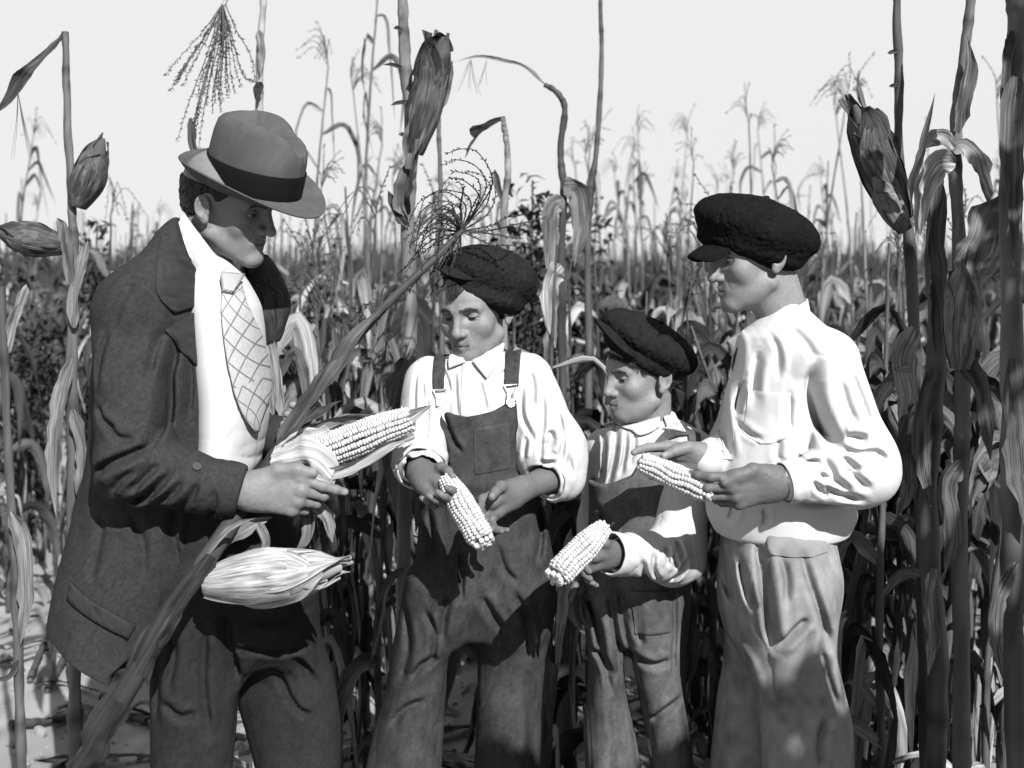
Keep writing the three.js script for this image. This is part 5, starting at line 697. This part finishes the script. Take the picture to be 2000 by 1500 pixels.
  T = plant('corn plant with broad folded leaves, second from the right edge', PP(2.55, [1880, 1600], [1878, 1300], [1876, 1000], [1880, 700], [1872, 450], [1866, 290], [1872, 190], [1890, 60], [1900, -50]), .017, .0095, { tone: 0.072, seed: 170 });
  leafOn(T, PP(2.53, [1866, 300], [1880, 290], [1905, 320], [1922, 370], [1930, 398]), .03, { tone: 0.243, seed: 171, a: .5, fold: .6, turn: .5 });
  leafOn(T, PP(2.52, [1862, 290], [1840, 270], [1820, 275], [1806, 290]), .02, { tone: 0.281, seed: 172, a: .3 });
  leafOn(T, PP(2.5, [1866, 320], [1835, 320], [1815, 345], [1800, 400], [1790, 480]), .026, { tone: 0.318, seed: 173 });
  leafOn(T, PP(2.5, [1962, 388], [1935, 440], [1905, 510], [1866, 560]), .05, { tone: 0.159, seed: 174, a: .25, b: .6, fold: .3 });
  leafOn(T, PP(2.52, [1868, 260], [1876, 200], [1890, 130], [1888, 70]), .018, { tone: 0.131, seed: 175, fold: .9, a: .2 });
  huskEar(T, 'ear', P(1875, 720, 2.5), P(1885, 500, 2.5), .03, { tone: 0.123, seed: 176, n: 5 });
  leafOn(T, PP(2.5, [1880, 700], [1910, 740], [1925, 820], [1935, 900]), .02, { tone: 0.0935, seed: 177 });
  leafOn(T, PP(2.5, [1876, 900], [1850, 940], [1860, 1050], [1845, 1120]), .022, { tone: 0.112, seed: 178 });
  T = plant('thick corn stalk wrapped in a dry sheath, left of the broad leaves', PP(2.62, [1826, 1600], [1830, 1300], [1812, 1000], [1830, 700], [1826, 450], [1824, 330]), .022, .019, { tone: .06, seed: 180 });
  leafOn(T, PP(2.58, [1828, 340], [1815, 420], [1822, 560], [1828, 690]), .026, { tone: 0.102, seed: 181, a: .2, b: .7, fold: .9 });
  leafOn(T, PP(2.58, [1826, 720], [1812, 760], [1800, 900], [1818, 990]), .02, { tone: 0.112, seed: 182 });
  leafOn(T, PP(2.58, [1822, 1110], [1815, 1180], [1822, 1260], [1812, 1320]), .016, { tone: 0.281, seed: 183 });
  T = plant('thick dark corn stalk at the right edge of the picture', PP(2.3, [1990, 1700], [1980, 1200], [1976, 800], [1976, 300], [1986, 40], [1990, -60]), .019, .018, { tone: .06, seed: 190 });
  leafOn(T, PP(2.28, [1976, 60], [1962, 120], [1956, 200], [1968, 260]), .012, { tone: 0.0935, seed: 191, fold: .9 });
  leafOn(T, PP(2.26, [1985, 150], [1974, 230], [1972, 380], [1980, 520]), .024, { tone: 0.102, seed: 192, fold: .7 });
  leafOn(T, PP(2.26, [1980, 700], [1990, 900], [2010, 1050]), .03, { tone: 0.0935, seed: 193 });
  leafOn(T, PP(2.26, [1985, 1100], [1950, 1170], [1945, 1250], [1960, 1330]), .014, { tone: 0.14, seed: 194 });
  leafOn(T, PP(2.3, [1980, 900], [1970, 930], [1985, 980]), .012, { tone: 0.34, seed: 195 });
}
// ---------------------------------------------------------------- ground
const bump = (x, z) => .05 * Math.sin(x * 6.6 + .4 * Math.sin(z * .7)) * sstep(-1, -4, z) + .05 * fbm(x * .9, 2, z * .9) + .018 * fbm(x * 4, 5, z * 4);
const GY = (x, z) => bump(x, z) - .03 - .02 * sstep(-2, -3.4, z);
{
  const nx = 260, nz = 260, pos = [], col = [], idx = [];
  for (let j = 0; j <= nz; j++) for (let i = 0; i <= nx; i++) {
    const u = i / nx * 2 - 1, w = j / nz, x = Math.sign(u) * (Math.abs(u) * 6 + Math.abs(u) ** 5 * 120), z = 8 - (w * 22 + w ** 6 * 190), y = GY(x, z) * (1 - sstep(20, 60, -z)) + .002 * noise(x * 40, 0, z * 40);
    pos.push(x, y, z); const c = .19 * (1 + .25 * fbm(x * 3, 1, z * 3) + .3 * noise(x * 22, 3, z * 22) + .15 * noise(x * 60, 3, z * 60)); col.push(c, c, c);
    if (i < nx && j < nz) { const a = j * (nx + 1) + i; idx.push(a, a + 1, a + nx + 2, a, a + nx + 2, a + nx + 1); }
  }
  const g = new THREE.BufferGeometry(); g.setAttribute('position', new THREE.Float32BufferAttribute(pos, 3)); g.setAttribute('color', new THREE.Float32BufferAttribute(col, 3)); g.setIndex(idx); g.computeVertexNormals();
  const m = part(scene, 'ground', g, vcol(.95)); m.userData = { kind: 'structure', label: 'sandy ploughed soil with furrows', category: 'ground' };
}
// ---------------------------------------------------------------- the field behind: eight kinds of plant, then copies
const protos = [];
for (let k = 0; k < 15; k++) {
  const R = rng(300 + k), tall = k === 3 || k === 7 || k > 10, h = k > 10 ? [2.3, 2.05, 2.5, 2.2][k - 11] : k >= 9 ? 2.75 : [1.35, 1.5, 1.25, 2.15, 1.6, 1.3, 1.45, 2.4, 1.55][k], lean = () => (R() - .5) * .12, pts = [[0, -.1, 0], [lean() * .4, h * .35, lean() * .4], [lean(), h * .7, lean()], [lean() * 1.6, h, lean() * 1.6]], c = spline(pts, 40), g = new THREE.Group(), tone = .03 + R() * .06;
  part(g, 'stalk', stalkGeo(pts, .0135, .0035, { tone, seed: k, sides: 7 }), M_STALK);
  const nl = k > 10 ? 19 : k >= 9 ? 26 : 17 + Math.floor(R() * 6);
  for (let i = 0; i < nl; i++) {
    const f = .08 + .72 * i / nl, p = c[Math.round(clamp(k > 10 && i > nl - 5 ? .72 + .06 * (i - nl + 5) : k >= 9 && k < 11 ? f * 1.2 : f * 1.55 / h, 0, 1) * 40)], az = R() * 6.28, out = [Math.cos(az), 0, Math.sin(az)], reach = .06 + R() * .16, drop = .22 + R() * .35, rise = R() * .12;
    const q = [p, add(add(p, out, reach * .6), [0, rise, 0]), add(add(p, out, reach), [0, rise - drop * .35, 0]), add(add(p, out, reach * (.7 + R() * .6)), [(R() - .5) * .1, rise - drop, (R() - .5) * .1])];
    part(g, 'leaf', blade(spline(q, 12), leafW((k >= 9 && k < 11 ? .03 : tall && i > nl - 5 ? .008 : .011) + R() * (tall && i > nl - 5 ? .008 : .023), .15, .5), { cols: 4, tone: R() < .38 ? .02 + R() * .03 : R() < .5 ? .05 + R() * .08 : .16 + R() * .2, seed: k * 20 + i, hint: [Math.sin(az), .4, -Math.cos(az)], twist: (R() - .5) * 2.5, fold: .5, wave: .3 }), M_DRY);
  }
  for (let i = 0; i < (k % 3 ? 1 : 2); i++) { const p = c[Math.round(clamp((.75 + R() * .4) / h, 0, 1) * 40)], az = R() * 6.28, dn = R() < .6 ? -1 : 1; const e = new THREE.Group(); const hk = huskEar(g, 'ear', add(p, [Math.cos(az) * .02, 0, Math.sin(az) * .02]), add(p, [Math.cos(az) * .11, .16 * dn, Math.sin(az) * .11]), .026, { tone: .06 + R() * .16, seed: k * 5 + i, n: 4, flare: .2 }); }
  if ([1, 3, 6, 7, 11, 12, 13].includes(k)) { const top = pts[3], list = [], ax = nrm([lean() * 3, 1, lean() * 3]), H = .2 + R() * .08; list.push(strand(spline([top, add(top, ax, H * .5), add(add(top, ax, H), [lean(), -.01, lean()])], 16), .003, { spike: .009, tone: .05, seed: k, from: .3 }));
    const side = R() * 6.28, wide = 1.2 + R() * 4, nb = 4 + Math.floor(R() * 9), bow = R(); for (let i = 0; i < nb; i++) { const a = side + (R() - .5) * wide, o = [Math.cos(a), 0, Math.sin(a)], p0 = add(top, ax, H * .45 * R()), L = .07 + R() * .13, dr = clamp(bow + (R() - .5) * .8, 0, 1.2), p1 = add(add(p0, o, L * .35), [0, L * .5, 0]), p2 = add(add(p0, o, L * (.6 + .4 * dr)), [0, L * (.85 - 1.2 * dr), 0]); list.push(strand(spline([p0, p1, p2], 12), .002, { spike: .007, tone: .05, seed: k * 30 + i, from: .25 })); } part(g, 'tassel', join(list), M_TASSEL); }
  protos.push(g);
}
const corn = (i, label, group, x, z, s, turn) => { const o = protos[i].clone(); o.name = numbered('corn_plant'); o.userData = { label, category: 'corn plant', group }; o.position.set(x, GY(x, z) * (1 - sstep(20, 60, -z)) - .02, z); o.rotation.y = turn; o.scale.setScalar(s); scene.add(o); return o; };
{
  const R = rng(901); let n = 0;
  for (let d = 3.9; d < 11.5 && n < 275; d += .19 + d * .008) {
    const half = d * .44, per = 4.2 + d * .34;
    for (let i = 0; i < per && n < 275; i++) {
      const x = -half + 2 * half * ((i + R()) / per), z = -d - R() * .25, px = 1000 + x / d * FPX;
      if (px < 420 && d < 5.2) continue; if (px < 700 && d < 4.3) continue;
      corn(R() < .1 ? [3, 7, 11, 12, 13, 14][Math.floor(R() * 6)] : [0, 1, 2, 4, 5, 6, 8][Math.floor(R() * 7)], 'dry corn plant in the massed rows behind the people', 'corn plants of the field behind', x, z, .82 + R() * .3, R() * 6.28); n++;
    }
  }
}
{ // the tangle close behind the people
  const R = rng(404), spots = [[575, 3.5], [620, 3.9], [665, 3.6], [715, 4.0], [745, 3.5], [600, 4.3], [690, 4.4], [1075, 3.4], [1120, 3.8], [1155, 3.4], [1385, 3.6], [1420, 3.9], [1660, 3.2], [1700, 3.5], [1735, 3.1], [1765, 3.7], [1845, 3.2], [1900, 3.5], [1930, 3.0], [1960, 3.4], [1710, 4.1], [1810, 4.2], [1870, 3.9], [1640, 4.0], [1780, 3.3], [1990, 3.8]];
  for (const [px, d] of spots) corn([0, 1, 2, 4, 5, 6, 8][Math.floor(R() * 7)], 'dry corn plant in the massed rows behind the people', 'corn plants of the field behind', X(px, d), -d, .8 + R() * .25, R() * 6.28);
}
{ // thin tasselled stalks against the sky, told apart by their tops
  const R = rng(66), tops = [[1112, 240], [1310, 250], [1560, 330], [1430, 260], [560, 330], [250, 400], [1245, 330], [690, 225], [715, 330], [1165, 262], [1238, 262], [1215, 300], [1400, 318], [1478, 188], [1528, 258], [1592, 118], [1662, 170], [1700, 75], [296, 382], [70, 372], [745, 300], [1290, 330], [1345, 350], [1440, 330], [1925, 205], [1905, 260], [655, 380], [1260, 210], [1620, 300]];
  for (const [px, py] of tops) { const k = [3, 7, 11, 12, 13, 14][Math.floor(R() * 6)], s = .95 + R() * .15, h = ({ 3: 2.15, 7: 2.4, 11: 2.3, 12: 2.05, 13: 2.5, 14: 2.1 }[k] + .12) * s, d = clamp((h - EYE) * FPX / (520 - py), 4.2, 11.3), s2 = s * (EYE + (520 - py) / FPX * d) / h; corn(k, 'thin tasselled corn plant standing up against the sky', 'tasselled corn plants against the sky', X(px, d), -d, s2, R() * 6.28).rotation.set((R() - .5) * .14, R() * 6.28, (R() - .5) * .16); }
}
{ // too far to tell apart
  const R = rng(77), list = [];
  for (let i = 0; i < 46; i++) { const x = (R() - .5) * .9, z = (R() - .5) * .9, h = 1.05 + R() * .45, az = R() * 6.28; list.push(tube([[x, 0, z], [x + (R() - .5) * .08, h * .6, z], [x + (R() - .5) * .14, h + (R() < .06 ? .5 : 0), z]], t => .011 * (1 - .6 * t), 4, () => .04)); for (let k = 0; k < 7; k++) { const y = h * (.2 + .65 * k / 7), a = R() * 6.28, o = [Math.cos(a), 0, Math.sin(a)], p = [x, y, z]; list.push(blade([p, add(add(p, o, .1), [0, .07, 0]), add(add(p, o, .2), [0, -.1, 0]), add(add(p, o, .2), [0, -.3, 0])], leafW(.03), { cols: 3, tone: R() < .5 ? .025 : .05 + R() * .12, plain: true, seed: i * 7 + k, hint: [Math.sin(a), .3, -Math.cos(a)], twist: R() - .5 })); } }
  const g = join(list), count = 900, im = new THREE.InstancedMesh(g, M_PLAIN, count), m = new THREE.Matrix4(), Q = new THREE.Quaternion(), up = new THREE.Vector3(0, 1, 0);
  for (let i = 0; i < count; i++) { const d = 11.6 + 38 * (i / count) ** 1.15, x = (R() - .5) * 2 * (d * .5 + 1), s = .9 + R() * .25; m.compose(new THREE.Vector3(x, 0, -d), Q.setFromAxisAngle(up, R() * 6.28), new THREE.Vector3(s, s * (.85 + R() * .3), s)); im.setMatrixAt(i, m); }
  im.name = 'far_corn'; im.castShadow = im.receiveShadow = true; im.userData = { kind: 'stuff', label: 'far rows of dry corn running to the skyline', category: 'corn field' }; scene.add(im);
}
// ---------------------------------------------------------------- dark weeds among the corn
function weed(label, px, top, d, w, n, seed) {
  const R = rng(seed), T = thing('weed_bush', label, 'weed', 'dark weeds among the corn'), x = X(px, d), h = Y(top, d), g0 = GY(x, -d), list = [], cs = [];
  const stem = (p, q, r) => cs.push(tube(spline([p, add(mix3(p, q, .5), [(R() - .5) * .06, 0, (R() - .5) * .06]), q], 8), t => r * (1 - .7 * t), 5, () => .04));
  const tips = []; for (let i = 0; i < 9; i++) { const a = R() * 6.28, rr = w * (.2 + .8 * R()), q = [x + Math.cos(a) * rr, g0 + (h - g0) * (.55 + .45 * R() ** .6 * (1 - .35 * rr / w)), -d + Math.sin(a) * rr]; stem([x, g0 - .05, -d], q, .012); tips.push(q); }
  tips.push([x, h, -d]); stem([x, g0 - .05, -d], [x, h, -d], .014);
  for (let i = 0; i < n; i++) { const t = tips[Math.floor(R() * tips.length)], f = .35 + .65 * R() ** .6, p = add(mix3([x, g0, -d], t, f), [(R() - .5) * .2 * w / .3, (R() - .5) * .16, (R() - .5) * .2 * w / .3]), dir = nrm([R() - .5, R() - .3, R() - .5]), L = .035 + R() * .05, q = [p, add(p, dir, L * .5), add(add(p, dir, L), [0, -.012, 0])]; list.push(blade(q, u => .014 * Math.sin(Math.PI * clamp(.12 + u * .86, 0, 1)), { cols: 3, tone: .016 + R() * .02, seed: i, hint: nrm([R() - .5, 1, R() - .5]), dark: 2, plain: true })); }
  part(T, 'stems', join(cs), M_STALK); part(T, 'foliage', join(list), vcol(.7), 'stuff');
}
weed('dark leafy weed rising above the cap of the boy in overalls', 1040, 352, 5.2, .3, 1500, 7);
weed('dark leafy weed lower down beside the tall weed, behind the caps', 1150, 400, 6.0, .3, 1100, 8);
weed('dark leafy weed on the skyline behind the man\'s back', 190, 432, 6.4, .2, 900, 9);
weed('dark leafy weed at the left edge of the picture', 25, 505, 6.0, .4, 1000, 10);
weed('dark leafy weed between the torn husk ear and the hat', 650, 490, 6.2, .35, 900, 12);
// ---------------------------------------------------------------- litter on the soil
{
  const R = rng(55), g = blade(spline([[-.11, 0, 0], [-.04, .016, .01], [.05, .012, -.01], [.12, .004, .02]], 8), leafW(.016), { cols: 4, tone: .26, seed: 3, hint: [0, 1, 0], fold: .5, wave: .5 }), count = 1500, im = new THREE.InstancedMesh(g, M_DRY, count), m = new THREE.Matrix4(), c = new THREE.Color();
  for (let i = 0; i < count; i++) { const d = 2.6 + 9 * R() ** 1.6; let x = (R() - .5) * 2 * d * .5; const s = .4 + R() * 1.1; if (x < -.2 * d && R() < .35) x = -x; m.compose(new THREE.Vector3(x, GY(x, -d) + .004, -d), new THREE.Quaternion().setFromEuler(new THREE.Euler((R() - .5) * .7, R() * 6.28, (R() - .5) * .5)), new THREE.Vector3(s, s, s)); im.setMatrixAt(i, m); const v = .15 + R() * .6; im.setColorAt(i, c.setRGB(v, v, v)); }
  im.name = 'leaf_litter'; im.castShadow = im.receiveShadow = true; im.userData = { kind: 'stuff', label: 'dry leaf scraps littering the soil', category: 'leaf litter' }; scene.add(im);
}
{
  const R = rng(56), g = new THREE.IcosahedronGeometry(1, 1), p = g.attributes.position; for (let i = 0; i < p.count; i++) { const k = 1 + .35 * noise(p.getX(i) * 2, p.getY(i) * 2, p.getZ(i) * 2); p.setXYZ(i, p.getX(i) * k, p.getY(i) * k * .7, p.getZ(i) * k); } g.computeVertexNormals();
  const count = 5200, im = new THREE.InstancedMesh(g, grey(.16, .95), count), m = new THREE.Matrix4(); for (let i = 0; i < count; i++) { const d = 2.6 + 6 * R() ** 1.4, x = (R() - .5) * 2 * d * .5, s = .004 + .018 * R() ** 4; m.compose(new THREE.Vector3(x, GY(x, -d) + s * .2, -d), new THREE.Quaternion().setFromEuler(new THREE.Euler(R() * 6, R() * 6, R() * 6)), new THREE.Vector3(s, s, s)); im.setMatrixAt(i, m); }
  im.name = 'soil_clods'; im.castShadow = im.receiveShadow = true; im.userData = { kind: 'stuff', label: 'small clods lying on the sandy soil', category: 'soil' }; scene.add(im);
}
// stalks lying on the sand at the man's back
{
  const gp = (px, py) => { const d = EYE * FPX / (py - 520); return [X(px, d), GY(X(px, d), -d) + .018, -d]; };
  [['bent corn stalk lying on the sand nearest the coat hem', [[118, 1206], [90, 1262], [58, 1336]], 61], ['corn stalk lying on the sand with its end at the left stalk', [[160, 1228], [128, 1290], [92, 1348]], 62], ['corn stalk fallen flat across the sand below the other two', [[20, 1420], [80, 1402], [150, 1370]], 63], ['short broken corn stalk on the sand in front of the coat', [[200, 1330], [240, 1345], [285, 1352]], 64]].forEach(([label, q, sd]) => { const T = thing('fallen_stalk', label, 'corn stalk', 'fallen corn stalks on the sand'), p = q.map(c => gp(...c)); part(T, 'stalk', stalkGeo(p, .014, .011, { tone: .05, seed: sd, gap: .14 }), M_STALK); part(T, 'leaf', blade(spline([p[1], add(mix3(p[1], p[2], .4), [.05, .05, .02]), add(p[2], [.1, .01, .05])], 12), leafW(.016), { cols: 5, tone: .14, seed: sd, hint: [0, 1, 0] }), M_DRY); });
}
// unseen corn added beside the camera to shade the boys' legs and right-edge stalks
{
  const spots = [], R = rng(88);
  for (const [z, s] of [[-.98, .67], [-.8, .72], [-.6, .78], [-.4, .84]]) for (const xl of [-.04, .07, .43, .5, .57, .64, .72, .8]) spots.push([xl + (2.45 + z) * .405 + (R() - .5) * .06, z + (R() - .5) * .06, s * (.97 + R() * .05), 9 + Math.floor(R() * 2)]);
  for (let i = 0; i < 4; i++) spots.push([1.5 + i * .06 + (R() - .5) * .05, -1.12 + (i % 4) * .12, 1.0 + R() * .12, 9 + i % 2]);
  spots.forEach(([x, z, s, k], i) => corn(k, 'unseen corn plant added beside the camera to cast shade', 'unseen corn added beside the camera for shade', x, z, s, i * 1.3));
}
renderer.render(scene, camera);
